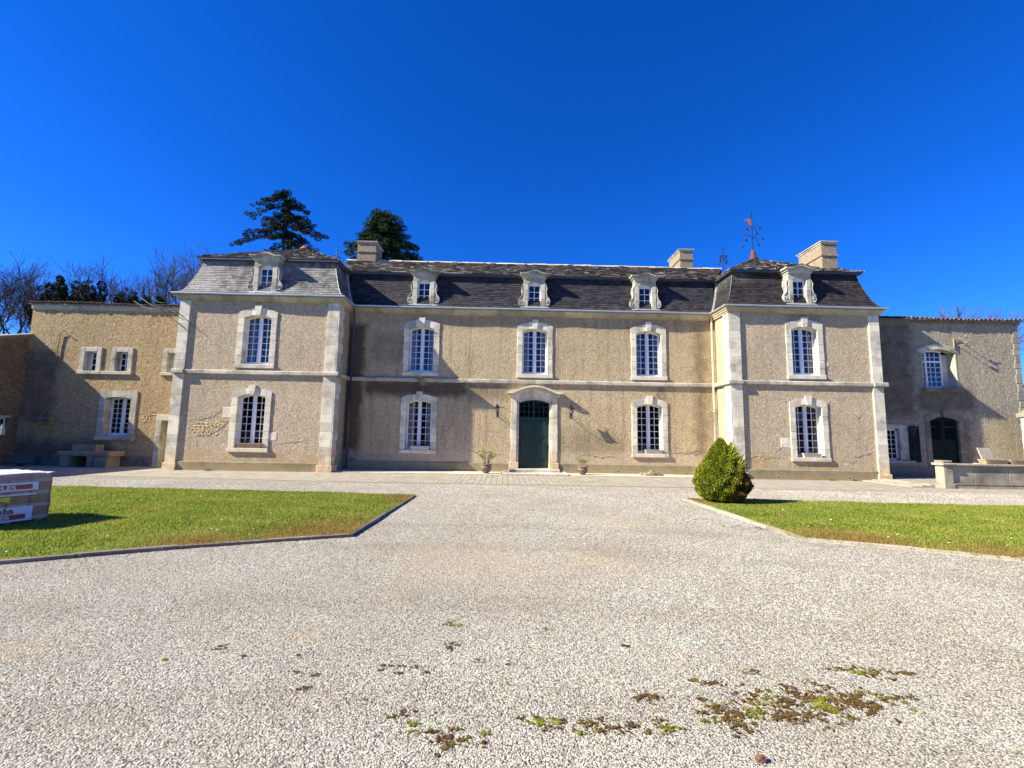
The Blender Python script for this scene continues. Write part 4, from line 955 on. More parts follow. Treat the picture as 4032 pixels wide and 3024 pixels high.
# stone table and trough in front of the left wing
tb = empty('stone_table', 'thick stone slab table on blocks under the left wing window', 'table', (-17.85, -.55, 0))
MB().cbox(-1.1, 1.12, -.42, .4, .47, .68, .04).build('table_top', M['trough'], tb)
for a, b in ((-1.0, -.6), (.12, .38), (.42, 1.0)): MB().cbox(a, b, -.34, .34, 0, .466, .02).build('support', M['trough'], tb)
tr = empty('stone_trough', 'rectangular stone trough standing on the stone table', 'trough', (-18.0, -.55, .68))
mb = MB(); mb.box(-.5, .5, -.2, .2, .0, .06)
for a in ((-.5, .5, -.2, -.14), (-.5, .5, .14, .2), (-.5, -.43, -.138, .138), (.43, .5, -.138, .138)): mb.box(*a, .061, .27)
mb.build('trough_body', M['trough'], tr)
M['dryleaf'] = island('dry_plant', [(.10, .08, .05), (.16, .12, .06), (.09, .10, .04)], .9)
def tuft(nm, mat, parent, n, R_, H, lw_=.02, up=.6, base=(0, 0, 0), seg=3, spread=(1., 1.), bend=.5):
    mb = MB()
    for i in range(n):
        a = random.uniform(0, 2*PI); el = up+random.uniform(-.35, .45); L = random.uniform(.55, 1)*math.hypot(R_, H)
        d = Vector((math.cos(a)*math.cos(el)*spread[0], math.sin(a)*math.cos(el)*spread[1], math.sin(el))); s_ = Vector((-math.sin(a), math.cos(a), 0))
        b0 = Vector(base)+Vector((random.uniform(-1, 1)*R_*.12*spread[0], random.uniform(-1, 1)*R_*.12, 0)); P = []
        for k in range(seg+1):
            u = k/seg; c = b0+d*L*u+Vector((0, 0, -bend*L*.5*u*u)); w_ = lw_*(1-u)**.7*(1 if k else .6)
            P += [tuple(c-s_*w_), tuple(c+s_*w_)]
        n0 = len(mb.v); mb.v += P
        for k in range(seg): mb.f.append((n0+2*k, n0+2*k+1, n0+2*k+3, n0+2*k+2))
    return mb.build(nm, mat, parent)
tuft('dry_plant', M['dryleaf'], tr, 40, .15, .14, .012, .4, (0, 0, .2), spread=(2.2, 1))

# ------------------------------------------------------------------ outbuilding at the left edge
ob = empty('outbuilding', 'low brown stone outbuilding with sloping roof edge at the far left', 'outbuilding', (-21.69, 0, 0))
dx, k_ = -.16, .30
mb = MB(); hx = lambda t: dx*t
def side(mb, t0, t1, z0, z1f):   # wall running towards the viewer from the wing
    mb.quad((hx(t1), -t1, z0), (hx(t0), -t0, z0), (hx(t0), -t0, z1f(t0)), (hx(t1), -t1, z1f(t1)))
zt = lambda t: 5.77-k_*t
c4 = lambda z: (lambda t: z)
side(mb, 0, .42, 0, zt); side(mb, .42, 1.15, 0, c4(1.3)); mb.quad((hx(1.15), -1.15, 2.05), (hx(.42), -.42, 2.05), (hx(.42), -.42, zt(.42)), (hx(1.15), -1.15, zt(1.15))); side(mb, 1.15, 7.0, 0, zt)
mb.quad((-6, -7, 0), (hx(7), -7, 0), (hx(7), -7, zt(7)), (-6, -7, zt(7)))
M['wall_ob'] = render_mat('rubble_wall_brown', (.27, .19, .10), (.16, .115, .07), stain=(.08, .06, .045), streak=.2, bscale=7, bstr=1.0)
mb.build('wall', M['wall_ob'], ob)
mb = MB(); mb.hexa([(.06, .0, 5.74), (hx(7)+.06, -7, zt(7)+.02), (-6, -7, zt(7)+.02), (-6, 0, 5.74), (.10, .0, 5.86), (hx(7)+.1, -7, zt(7)+.14), (-6, -7, zt(7)+.14), (-6, 0, 5.86)]); mb.build('roof', M['stone_dark'], ob)
mb = MB(); mb.hexa([(-.14, .0, 5.865), (hx(7)-.14, -7, zt(7)+.145), (hx(7)+.13, -7, zt(7)+.145), (.13, 0, 5.865), (-.12, .0, 5.91), (hx(7)-.12, -7, zt(7)+.19), (hx(7)+.12, -7, zt(7)+.19), (.12, 0, 5.91)]); mb.build('verge_stone', M['flag'], ob)
fb = MB()
def vb(t0, t1, z0, z1, inn=.05):
    fb.hexa([(hx(t1)-inn, -t1, z0), (hx(t1)-inn-.04, -t1, z0), (hx(t0)-inn-.04, -t0, z0), (hx(t0)-inn, -t0, z0), (hx(t1)-inn, -t1, z1), (hx(t1)-inn-.04, -t1, z1), (hx(t0)-inn-.04, -t0, z1), (hx(t0)-inn, -t0, z1)])
for t in (.44, .62, .80, .98, 1.12): vb(t, t+.03, 1.3, 2.05)
vb(.44, 1.15, 1.3, 1.35); vb(.44, 1.15, 2.0, 2.05); vb(.44, 1.15, 1.64, 1.67)
MB().quad((-1.1, -7, 0), (-.75, 0, 0), (-.75, 0, 5.5), (-1.1, -7, 5.5)).build('dark_backing', M['room'], ob)  # dark sheet added behind the window as its unlit inside
f = fb.build('window', M['white'], ob); pb = MB(); pb.quad((hx(1.15)-.07, -1.15, 1.3), (hx(.42)-.07, -.42, 1.3), (hx(.42)-.07, -.42, 2.05), (hx(1.15)-.07, -1.15, 2.05)); pb.build('pane', M['glass2'], f)
mb = MB(); mb.hexa([(hx(1.3)+.03, -1.3, 2.06), (hx(1.3)-.1, -1.3, 2.06), (-.1+hx(.3), -.3, 2.06), (.03+hx(.3), -.3, 2.06), (hx(1.3)+.03, -1.3, 2.14), (hx(1.3)-.1, -1.3, 2.14), (-.1+hx(.3), -.3, 2.14), (.03+hx(.3), -.3, 2.14)]); mb.build('lintel', M['stone_grey'], f)

# ------------------------------------------------------------------ right wing
rw = empty('wing_building', 'dark grey-brown rendered wing with arched window and green shuttered door, right of the right pavilion', 'house')
RX0, RX1, RZ = R1, 24.35, 7.32
mb = MB(); grid_wall(mb, RX0, RX1, 0, RZ, 0, [(19.66, 21.28, 4.22, 6.08), (17.45, 18.72, .82, 2.30), (19.74, 21.1, 0, 2.86)])
mb.quad((RX1, 0, 0), (RX1, 7, 0), (RX1, 7, RZ), (RX1, 0, RZ)); mb.quad((RX0, 7, 0), (RX1, 7, 0), (RX1, 7, RZ), (RX0, 7, RZ)); mb.build('wall', M['wall_rw'], rw)
MB().quad((RX0, 1.1, 0), (RX1-.1, 1.1, 0), (RX1-.1, 1.1, 7.2), (RX0, 1.1, 7.2)).build('dark_backing', M['room'], rw)
MB().box(RX0, RX1+.06, -.1, .02, 7.32, 7.42).build('eaves_band', M['stone_dark'], rw)
tile_roof(rw, RX0, RX1+.2, -.22, 7.46, 3.6, 8.05)
mb = MB(); z = 0
i = 0
while z < 7.2:
    h = random.uniform(.25, .42); d = .26+.06*(i % 2); mb.cbox(RX1-d, RX1+.02, -.02, .35+.1*((i+1) % 2), z, min(z+h-.008, 7.3), .02); z += h; i += 1
mb.build('quoins', M['stone_lich'], rw)
wx = 20.42; ww = 1.26   # tall recessed window with transom
fb = MB(); yf = .30; fx0, fx1 = wx-.78, wx+.42; zb, zt2 = 4.24, 5.98
at = lambda x: 6.06-.20*((x-wx)/.8)**2
fb.box(fx0, fx0+.06, yf, yf+.06, zb, 5.9); fb.box(fx1-.06, fx1, yf, yf+.06, zb, 5.9); fb.box(fx0, fx1, yf, yf+.06, zb, zb+.08); fb.box(fx0, fx1, yf-.03, yf+.06, 5.46, 5.54)
X = [fx0+(fx1-fx0)*i/12 for i in range(13)]; fb.strip(X, [at(x)-.08 for x in X], [at(x) for x in X], yf-.005, yf+.055)
mx_ = fx0+.42; fb.box(mx_-.045, mx_+.045, yf-.02, yf+.055, zb+.08, 5.9)
for x in (fx0+.22, mx_+.24, mx_+.47): 
    if x != fx0+.22: fb.box(x-.012, x+.012, yf+.01, yf+.045, zb, 5.9)
for z in [zb+.08+(5.46-zb-.08)*j/5 for j in range(1, 5)]+[5.72]: fb.box(fx0, fx1, yf+.01, yf+.045, z-.012, z+.012)
f = fb.build('window', M['white'], rw); f['label'] = 'tall arched upper window of the right wing'
pb = MB(); pb.strip(X, [zb]*13, [at(x) for x in X], yf+.028, yf+.032); pb.build('pane', M['glass'], f)
s = MB(); Xo = [wx-1.0+2.0*i/24 for i in range(25)]
ao = lambda x: 6.30-.27*((x-wx)/1.0)**2
for a in range(0, 24, 3): xx = Xo[a:a+4]; s.strip([x+(.003 if j == 0 else -.003 if j == 3 else 0) for j, x in enumerate(xx)], [at(x) if abs(x-wx) < .80 else 5.86 for x in xx], [ao(x) for x in xx], -.02, yf+.04)
for z0, z1 in ((4.22, 4.7), (4.705, 5.2), (5.205, 5.6), (5.605, 5.855)): s.cbox(wx-.82, wx-.775, -.012, yf+.04, z0, z1, .006); s.cbox(wx+.80, wx+.86, -.015, yf+.2, z0, z1, .008)
s.box(fx1, wx+.8, yf+.1, yf+.2, 4.24, 5.86)
s.build('surround', M['stone_grey'], f); MB().cbox(wx-.86, wx+.9, -.16, yf, 4.05, 4.218, .02).build('sill', M['stone_dark'], f)
# small ground floor window and open shutter
fb = MB(); fx0, fx1 = 17.5, 18.25; yf = .12
for x in (fx0, fx1-.07): fb.box(x, x+.07, yf, yf+.05, .84, 2.28)
fb.box(fx0, fx1, yf, yf+.05, .84, .93); fb.box(fx0, fx1, yf, yf+.05, 2.2, 2.28)
for x in (17.72, 17.98): fb.box(x-.013, x+.013, yf+.01, yf+.04, .9, 2.2)
for j in range(1, 6): z = .93+1.27*j/6; fb.box(fx0, fx1, yf+.01, yf+.04, z-.012, z+.012)
f = fb.build('window', M['white'], rw); f['label'] = 'small ground floor window beside the open green shutter'
MB().quad((fx0, yf+.03, .85), (fx1, yf+.03, .85), (fx1, yf+.03, 2.25), (fx0, yf+.03, 2.25)).build('pane', M['glass2'], f)
s = MB(); s.cbox(fx1, 18.68, -.03, .3, .84, 2.28, .012); s.cbox(17.4, 18.75, -.04, .3, 2.285, 2.48, .012); s.build('surround', M['stone_grey'], f); MB().cbox(17.4, 18.85, -.12, .2, .70, .835, .015).build('sill', M['stone_grey'], f)
def shutter(x0, x1, z0, z1, Y, nm='shutter', top=None):
    mb = MB(); zl = z0+(z1-z0)*.62
    mb.box(x0, x0+.07, Y-.035, Y, z0, z1); mb.box(x1-.07, x1, Y-.035, Y, z0, z1); mb.box(x0+.07, x1-.07, Y-.035, Y, z1-.09, z1); mb.box(x0+.07, x1-.07, Y-.035, Y, zl-.05, zl+.04)
    mb.box(x0+.07, x1-.07, Y-.03, Y-.005, z0, zl-.05); mb.cbox(x0+.1, x1-.1, Y-.042, Y-.01, z0+.1, zl-.12, .012)
    n = int((z1-.09-zl-.04)/.045)
    for i in range(n):
        z = zl+.045+i*.045; mb.hexa([(x0+.07, Y-.034, z), (x1-.07, Y-.034, z), (x1-.07, Y-.024, z+.004), (x0+.07, Y-.024, z+.004), (x0+.07, Y-.012, z+.03), (x1-.07, Y-.012, z+.03), (x1-.07, Y-.004, z+.034), (x0+.07, Y-.004, z+.034)])
    o = mb.build(nm, M['green_sh'], rw)
    hb = MB()
    for z in (z0+.2*(z1-z0), z0+.85*(z1-z0)): hb.box(x0+.01, x0+.3 if x0 < 20.3 else x1, Y-.048, Y-.0355, z-.018, z+.018)
    hb.build('hinge', M['iron'], o); return o
shutter(18.66, 19.13, .78, 2.40, -.06)['label'] = 'open dark green shutter beside the small window'
shutter(19.76, 20.40, .12, 2.80, .12)['label'] = 'left leaf of the closed green shutters'; shutter(20.42, 21.08, .12, 2.80, .12)['label'] = 'right leaf of the closed green shutters'
s = MB()
for z0, z1 in ((0, .6), (.605, 1.2), (1.205, 1.9), (1.905, 2.6)): s.cbox(19.50, 19.755, -.03, .3, z0, z1, .012); s.cbox(21.085, 21.33, -.03, .3, z0, z1, .012)
Xd = [19.50+1.83*i/20 for i in range(21)]; da = lambda x: 2.86-.17*((x-20.42)/.66)**2 if abs(x-20.42) < .665 else 2.60
for a in range(0, 20, 4): xx = Xd[a:a+5]; s.strip(xx, [da(x) for x in xx], [3.10-.2*((x-20.42)/.9)**2 for x in xx], -.03, .3)
s.hexa([(20.34, -.09, 2.88), (20.5, -.09, 2.88), (20.5, .2, 2.88), (20.34, .2, 2.88), (20.3, -.09, 3.17), (20.54, -.09, 3.17), (20.54, .2, 3.17), (20.3, .2, 3.17)])
s.build('door_surround', M['stone_dark'], rw)
X = [19.74+1.36*i/12 for i in range(13)]; MB().strip(X, [2.6]*13, [da(x)+.01 for x in X], .13, .17).build('door_head', M['green_sh'], rw)
MB().cbox(19.3, 21.6, -.5, .2, .0, .11, .015).build('door_step', M['tread'], rw)
MB().sweep([(RX0, 0), (19.49, 0)], [(-.05, -.02), (.06, -.02), (.06, .52), (.02, .56), (-.05, .56)]).build('plinth', M['stone_dark'], rw)
# service bracket with insulators
mb = MB(); mb.tube([(20.95, -.05, 6.05), (21.05, -.06, 6.0), (21.16, -.07, 6.06), (21.17, -.07, 6.5), (21.2, -.07, 6.6), (21.35, -.1, 6.62), (21.42, -.14, 6.6)], .02, 6)
mb.tube([(21.2, -.02, 6.58), (21.2, -.02, 6.05)], .025, 6); mb.tube([(21.4, -.02, 6.55), (21.4, -.42, 6.55), (21.4, -.46, 6.68), (21.65, -.46, 6.7)], .016, 5); mb.tube([(21.4, -.02, 6.25), (21.4, -.4, 6.25), (21.4, -.44, 6.33), (21.6, -.44, 6.34)], .016, 5)
for z in (6.56, 6.26): mb.lathe([(.02, 0), (.055, .02), (.05, .1), (.02, .12)], (21.4, -.43, z), 8)
mb.build('cable_bracket', M['stone_lich'], rw)

# ------------------------------------------------------------------ terrace, steps, troughs, gate pier
tw = empty('terrace_wall', 'low panelled stone terrace wall with end pier, in front of the green shuttered door', 'wall', (16.2, -4.15, 0))
p = MB(); p.cbox(0, .40, 0, .40, 0, .16, .015); p.cbox(.03, .37, .03, .37, .163, .84, .012)
for i, z in enumerate((.76, .70, .64)): p.cbox(.07+.015*i, .33-.015*i, .022, .06, z-.012, z+.012, .004)
p.cbox(-.04, .44, -.04, .44, .843, .93, .03); p.cbox(.02, .38, .02, .38, .933, 1.02, .03); p.build('pier', M['stone_lich'], tw)
p = MB(); p.box(.401, 7.0, .05, .34, 0, .15); p.box(.401, 7.0, .03, .36, .152, .20)
for a, b in ((.375, 1.25), (1.26, 2.55), (2.56, 3.9), (3.91, 7.0)): p.cbox(a, b-.004, .12, .30, .202, .82, .012)
p.build('panel', M['stone_lich'], tw); c = MB()
for a, b in ((.38, 1.9), (1.905, 3.4), (3.405, 7.0)): c.cbox(a, b, .02, .38, .823, .91, .025)
c.build('coping', M['stone_lich'], tw)
def box_planter(nm, lab, loc, L, W, H, mat, cat, ribs=True, plant=None, taper=.04, rz=0, grp=None):
    r = empty(nm, lab, cat, loc, rz, grp); mb = MB()
    mb.hexa([(-L/2+taper, -W/2+taper*.6, 0), (L/2-taper, -W/2+taper*.6, 0), (L/2-taper, W/2-taper*.6, 0), (-L/2+taper, W/2-taper*.6, 0), (-L/2, -W/2, H*.86), (L/2, -W/2, H*.86), (L/2, W/2, H*.86), (-L/2, W/2, H*.86)])
    for a in ((-L/2-.012, L/2+.012, -W/2-.012, -W/2+.015), (-L/2-.012, L/2+.012, W/2-.015, W/2+.012), (-L/2-.012, -L/2+.015, -W/2+.015, W/2-.015), (L/2-.015, L/2+.012, -W/2+.015, W/2-.015)): mb.box(*a, H*.861, H)
    if ribs:
        n = int(L/.055)
        for i in range(n):
            x = -L/2+taper+.03+(L-2*taper-.06)*i/(n-1); mb.hexa([(x-.012, -W/2+taper*.6-.008, .02), (x+.012, -W/2+taper*.6-.008, .02), (x+.012, -W/2+.03, .02), (x-.012, -W/2+.03, .02), (x*1.05-.012, -W/2-.009, H*.8), (x*1.05+.012, -W/2-.009, H*.8), (x*1.05+.012, -W/2+.03, H*.8), (x*1.05-.012, -W/2+.03, H*.8)])
    mb.build('trough_body', mat, r); MB().box(-L/2+.02, L/2-.02, -W/2+.02, W/2-.02, H*.865, H*.93).build('potting_soil', M['kerb_l'], r)
    if plant: tuft('plant', plant[0], r, plant[1], plant[2], plant[3], .009, .5, (0, 0, H*.9), spread=(L*2.2, 1))
    return r
M['leafg'] = island('window_box_leaves', [(.08, .14, .03), (.16, .24, .05), (.25, .28, .08), (.14, .10, .05)], .7, trans=.2)
box_planter('planter_trough', 'ribbed stone trough on the terrace wall coping, nearer the pier', (18.3, -3.95, .91), .86, .3, .17, M['trough'], 'trough', grp='troughs on the terrace wall')
box_planter('planter_trough', 'ribbed stone trough on the terrace wall coping, at the right edge', (19.25, -3.95, .91), .86, .3, .17, M['trough'], 'trough', grp='troughs on the terrace wall')
o = empty('stone_slabs', 'pair of pale slabs leaning upright behind the terrace wall troughs', 'slabs', (18.9, -3.2, 0)); 
for i in range(2):
    x = -.22+i*.24; MB().hexa([(x+.05, -.03, .9), (x+.28, -.03, .9), (x+.28, .03, .9), (x+.05, .03, .9), (x-.03, .1, 1.50), (x+.2, .1, 1.50), (x+.2, .16, 1.50), (x-.03, .16, 1.50)]).build('slab', M['tread2'], o)
MB().cbox(-.4, .45, -.12, .2, 0, .9, .02).build('pedestal', M['stone_grey'], o)
stp = empty('terrace_steps', 'three shallow pale stone steps beside the terrace pier', 'steps', (15.6, -4, 0))
for i, (a, y0, y1) in enumerate(((-.35, .15, 2.52), (.05, .2, 2.54), (.40, .25, 2.56))):
    MB().cbox(a, a+(.395 if i < 2 else .2), y0, y1, .007, .045+i*.035, .012).build('step', M['tread2'], stp)
ld = MB(); ld.box(16.205, 25, -3.78, -.01, .01, .105); tag(ld.build('terrace_paving', M['paver']), None, None, kind='structure')
gp = empty('gate_pier', 'pale stone gate pier with curved grey cap at the right edge', 'pier', (23.5, -1.2, 0))
mb = MB()
for i in range(8): mb.cbox(-.24, .6, -.3, .5, i*.36, i*.36+.355, .015)
mb.build('shaft', M['flag'], gp); X = [-.33+i*.1 for i in range(12)]; mb = MB(); mb.strip(X, [2.885]*12, [3.0+.34*math.sin(min(1, (x+.36)/.9)*PI/2) for x in X], -.42, .6); mb.build('cap', M['stone_lich'], gp)

# flat slabs along the recessed front
mb = MB(); x = L1+.15
while x < R0-.3:
    w_ = random.uniform(.9, 1.9); x2 = min(x+w_, R0-.2)
    if not (x2 > DX-1.45 and x < DX+1.45): mb.cbox(x, x2-.012, -1.38+random.uniform(-.03, .06), -.06, .007, .03+random.uniform(0, .008), .008)
    elif x < DX-1.45: mb.cbox(x, DX-1.46, -1.36, -.06, .007, .032, .008)
    else: 
        if x2 > DX+1.43: mb.cbox(DX+1.44, x2-.012, -1.34, -.06, .007, .03, .008)
    x = x2
o = mb.build('flagstone_path', M['flag']); o['kind'] = 'structure'
for i, (x, y, z, a, b, c) in enumerate(((6.35, -.9, .05, .24, .13, .055), (6.75, -.85, .045, .22, .14, .05), (6.55, -.88, .13, .26, .12, .04), (6.5, -.86, .20, .09, .07, .035), (6.15, -.7, .06, .14, .1, .05))):
    mb = MB(); mb.hexa([(-a, -b, -c), (a*.95, -b*.9, -c), (a, b, -c), (-a*.9, b, -c), (-a*.9, -b*.85, c), (a*.85, -b, c*.9), (a*.9, b*.9, c), (-a, b*.8, c*1.1)])
    o = mb.build('loose_stone', M['trough']); o.location = (x, y, z+.03); tag(o, ('flat stone at the left foot of the small rock pile', 'flat stone at the right foot of the small rock pile', 'long flat stone laid across the small rock pile', 'small pale stone on top of the rock pile', 'small stone left of the rock pile by the plinth')[i], 'stone', 'stones piled by the plinth')

# window troughs
box_planter('window_trough', 'ribbed beige trough with sprouting leaves on the left pavilion sill', (-10.55, PY+.0, .95), 1.02, .2, .20, M['terra2'], 'planter', plant=(M['leafg'], 40, .12, .14), grp='troughs on the ground floor sills')
box_planter('window_trough', 'plain cream trough on the sill left of the entrance', (-3.75, .0, .95), .86, .18, .17, M['plast'], 'planter', False, plant=(M['dryleaf'], 60, .1, .13), grp='troughs on the ground floor sills')
box_planter('window_trough', 'white ribbed trough with brown plants on the sill right of the entrance', (6.85, .0, .95), .80, .18, .18, M['plast'], 'planter', plant=(M['dryleaf'], 90, .12, .13), grp='troughs on the ground floor sills')
box_planter('window_trough', 'white ribbed trough with dry stems on the right pavilion sill', (13.15, PY+.0, .95), .78, .18, .18, M['plast'], 'planter', plant=(M['dryleaf'], 90, .13, .16), grp='troughs on the ground floor sills')

# potted plants
M['strap'] = island('strap_leaves', [(.20, .24, .04), (.33, .36, .07), (.42, .43, .10), (.50, .46, .16), (.24, .30, .06), (.38, .30, .14)], .6, .25, trans=.3)
def potted(x, y, big, lab):
    r = empty('potted_plant', lab, 'potted plant', (x, y, .03), 0, 'potted plants either side of the entrance'); s_ = 1.0 if big else .9
    pr = [(.11, 0), (.13, .01), (.12, .04), (.18, .12), (.23, .22), (.235, .28), (.205, .33), (.215, .345), (.25, .37), (.255, .40), (.225, .405), (.19, .36), (.0, .36)]
    mb = MB().lathe([(a*s_, b*s_) for a, b in pr], n=28)
    for k in range(14):
        a = 2*PI*k/14; mb.tube([(.145*s_*math.cos(a), .145*s_*math.sin(a), .06*s_), (.205*s_*math.cos(a+.18), .205*s_*math.sin(a+.18), .15*s_), (.24*s_*math.cos(a+.35), .24*s_*math.sin(a+.35), .24*s_)], .012, 4)
    mb.build('pot', M['terra'], r, True); st = MB(); lf = MB()
    for i in range(26 if big else 12):
        a = random.uniform(0, 2*PI); H = random.uniform(.35, .72) if big else random.uniform(.2, .36); R_ = random.uniform(.1, .62)*(1 if big else .55)
        e = Vector((R_*math.cos(a), R_*math.sin(a)*.7, .36*s_+H)); b = Vector((.06*math.cos(a), .06*math.sin(a), .34*s_)); mid = b.lerp(e, .5)+Vector((-.12*R_*math.cos(a), 0, .06)); st.tube([b, mid, e], [.008, .006, .004], 4)
        for j in range(24):
            u = random.uniform(.45, 1.0); c = mid.lerp(e, (u-.5)*2) if u > .5 else b.lerp(mid, u*2); t = random.uniform(0, 2*PI); el = random.uniform(.1, 1.1); L = random.uniform(.07, .15)
            d = Vector((math.cos(t)*math.cos(el), math.sin(t)*math.cos(el), math.sin(el)))*L; sd = Vector((-math.sin(t), math.cos(t), 0))*L*.10
            lf.add([c, c+d*.5+sd, c+d, c+d*.5-sd], [(0, 1, 2, 3)])
    st.build('stems', M['trough'], r); lf.build('leaves', M['strap'], r)
potted(-.72, -1.0, True, 'large strappy yellow-green plant in a fluted pot left of the entrance'); potted(3.44, -.95, False, 'small spiky green plant in a fluted pot right of the entrance')

# wall lanterns
def lantern(x, lab, flip):
    r = empty('wall_lantern', lab, 'lantern', (x, 0, 2.62), 0, 'lanterns either side of the entrance'); yl = -.44; mb = MB()
    mb.lathe([(.02, 0), (.035, .03), (.05, .05), (.055, .06)], (0, yl, 0), 6)
    for k in range(6):
        a = k*PI/3; mb.tube([(.052*math.cos(a), yl+.052*math.sin(a), .055), (.085*math.cos(a), yl+.085*math.sin(a), .24)], .006, 4)
    mb.lathe([(.125, .24), (.13, .25), (.08, .31), (.045, .36), (.03, .38), (.028, .42), (.012, .44)], (0, yl, 0), 6); mb.tube([(0, yl, .43), (0, yl, .62)], [.012, .003], 5); b = mb.build('lamp_body', M['iron'], r)
    MB().lathe([(.045, .062), (.078, .238)], (0, yl, 0), 6).build('lamp_glass', M['lamp_glass'], b)
    mb = MB(); mb.tube([(0, -.01, .0), (0, -.05, -.10), (0, -.2, -.16), (0, -.36, -.10), (0, yl, -.01)], .012, 5); mb.tube([(0, -.01, .35), (0, -.08, .52), (0, -.25, .58), (0, yl+.03, .50), (0, yl, .44)], .010, 5)
    mb.tube([(0, -.02, .1), (0, -.12, .06), (0, -.16, -.03), (0, -.1, -.08), (0, -.06, -.03)], .009, 5); mb.cbox(-.03, .03, -.02, .0, -.12, .42, .006); mb.build('bracket', M['iron'], r)
lantern(-.31, 'black wall lantern left of the entrance door', False); lantern(3.04, 'black wall lantern right of the entrance door', True)

# service cables; the lengths across the wall stand in for cast shadow lines
cb = empty('cables_and_shadow_lines', 'thin black cables at the left pavilion corner, their wall ends standing in for cast shadow lines', 'cables', (-14.9, -1.0, 7.2))
for (a, b, c) in (((-1.6, .55, .35), (.3, -.62, -.35), (1.15, -.5, -.9)), ((-1.9, .5, .2), (.25, -.64, -.5), (1.35, -.5, -1.35)), ((-1.2, .6, .45), (.35, -.6, -.15), (1.9, -.5, -1.4))):
    P = [Vector(a).lerp(Vector(b), i/6)+Vector((0, 0, -.12*math.sin(PI*i/6))) for i in range(7)]+[Vector(b).lerp(Vector(c), i/5) for i in range(1, 6)]
    MB().tube(P, .011, 5).build('cable', M['iron'], cb)
# weeds at the foot of the walls
M['weed'] = island('weeds', [(.06, .12, .02), (.12, .22, .035), (.20, .28, .06)], .7, trans=.3)
for i, (x, y, R_, lab) in enumerate(((-12.1, PY-.16, .16, 'small green weeds at the foot of the left pavilion'), (13.9, PY-.12, .11, 'left clump of weeds at the foot of the right pavilion'), (14.9, PY-.12, .10, 'middle clump of weeds at the foot of the right pavilion'), (15.7, PY-.12, .1, 'right clump of weeds at the foot of the right pavilion'), (8.3, -.1, .09, 'small weed by the right drain hole of the recessed front'))):
    o = tuft('weed', M['weed'], None, 70, R_, R_*.7, .012, .5, (0, 0, 0), spread=(2.2, .6)); o.location = (x, y, .01); tag(o, lab, 'weed', 'weeds along the wall foot')

# ------------------------------------------------------------------ clipped bush
bu = empty('clipped_bush', 'pear-shaped clipped conifer bush, bright green with a browned right side, on the lawn corner', 'bush', (5.78, -8.72, 0))
BP = [(0, .30), (.10, .50), (.28, .62), (.45, .665), (.62, .63), (.85, .53), (1.05, .42), (1.25, .30), (1.42, .19), (1.55, .10), (1.68, .02)]
def br_(z):
    for (z0, r0), (z1, r1) in zip(BP[:-1], BP[1:]):
        if z <= z1: return r0+(r1-r0)*(z-z0)/(z1-z0)
    return .02
def bush_mat():
    m, t, b = new_mat('clipped_foliage'); oc = coords(t); geo = N(t, 'ShaderNodeNewGeometry'); ri = geo.outputs['Random Per Island']
    c = ramp(t, ri, [(0, (.03, .05, .006)), (.35, (.14, .18, .01)), (.7, (.26, .29, .018)), (1, (.40, .40, .04))])
    sep = N(t, 'ShaderNodeSeparateXYZ'); t.links.new(oc, sep.inputs[0])
    d = N(t, 'ShaderNodeVectorMath', operation='DISTANCE'); t.links.new(oc, d.inputs[0]); d.inputs[1].default_value = (.45, -.50, .38)
    mr = N(t, 'ShaderNodeMapRange', interpolation_type='SMOOTHSTEP'); t.links.new(math_(t, 'ADD', d.outputs['Value'], math_(t, 'MULTIPLY', noise(t, oc, 5, 4, .7), .45)), mr.inputs[0])
    mr.inputs[1].default_value = .5; mr.inputs[2].default_value = 1.0; mr.inputs[3].default_value = 1; mr.inputs[4].default_value = 0
    bc = ramp(t, ri, [(0, (.04, .02, .006)), (.6, (.17, .09, .016)), (1, (.32, .20, .035))]); c = mix(t, math_(t, 'MULTIPLY', mr.outputs[0], .85), c, bc)
    t.links.new(c, b.inputs['Base Color']); b.inputs['Roughness'].default_value = .6; b.inputs['Specular IOR Level'].default_value = .2; return m
n = 60000; th = RNG.uniform(0, 2*PI, n); zz = RNG.beta(1.25, 1.6, n)*1.64+.01; rr = np.array([br_(z) for z in zz])
lump = 1+.045*np.sin(th*5+zz*9)+.035*np.sin(th*11-zz*14)+.05*np.sin(zz*22+th*3)*(np.cos(th*4) > 0)+RNG.normal(0, .022, n)
rr = rr*lump; C = np.c_[rr*np.cos(th), rr*np.sin(th), zz+.03]
nr_ = np.c_[np.cos(th), np.sin(th), .35+.3*RNG.normal(0, 1, n)]+RNG.normal(0, .55, (n, 3)); nr_ /= np.linalg.norm(nr_, axis=1)[:, None]
sd = np.cross(nr_, RNG.normal(0, 1, (n, 3))); sd /= np.linalg.norm(sd, axis=1)[:, None]
L = RNG.uniform(.014, .034, n)[:, None]; W = L*.30
V = np.stack([C-nr_*L*.5-sd*W, C-nr_*L*.5+sd*W, C+nr_*L+sd*W*.5, C+nr_*L-sd*W*.5], 1)
sp_n = 420; a = RNG.uniform(-1.1, .25, sp_n); z2 = RNG.uniform(.85, 1.45, sp_n); r2 = np.array([br_(z) for z in z2])   # unclipped shoots on the right
Cs = np.c_[r2*np.cos(a), r2*np.sin(a), z2]; ds = np.c_[np.cos(a)*.8, np.sin(a)*.6, np.full(sp_n, .95)]+RNG.normal(0, .15, (sp_n, 3)); Ls = RNG.uniform(.06, .2, sp_n)[:, None]; s3 = np.cross(ds, RNG.normal(0, 1, (sp_n, 3))); s3 /= np.linalg.norm(s3, axis=1)[:, None]
Vs = np.stack([Cs-s3*.010, Cs+s3*.010, Cs+ds*Ls+s3*.003, Cs+ds*Ls-s3*.003], 1); V = np.concatenate([V, Vs])
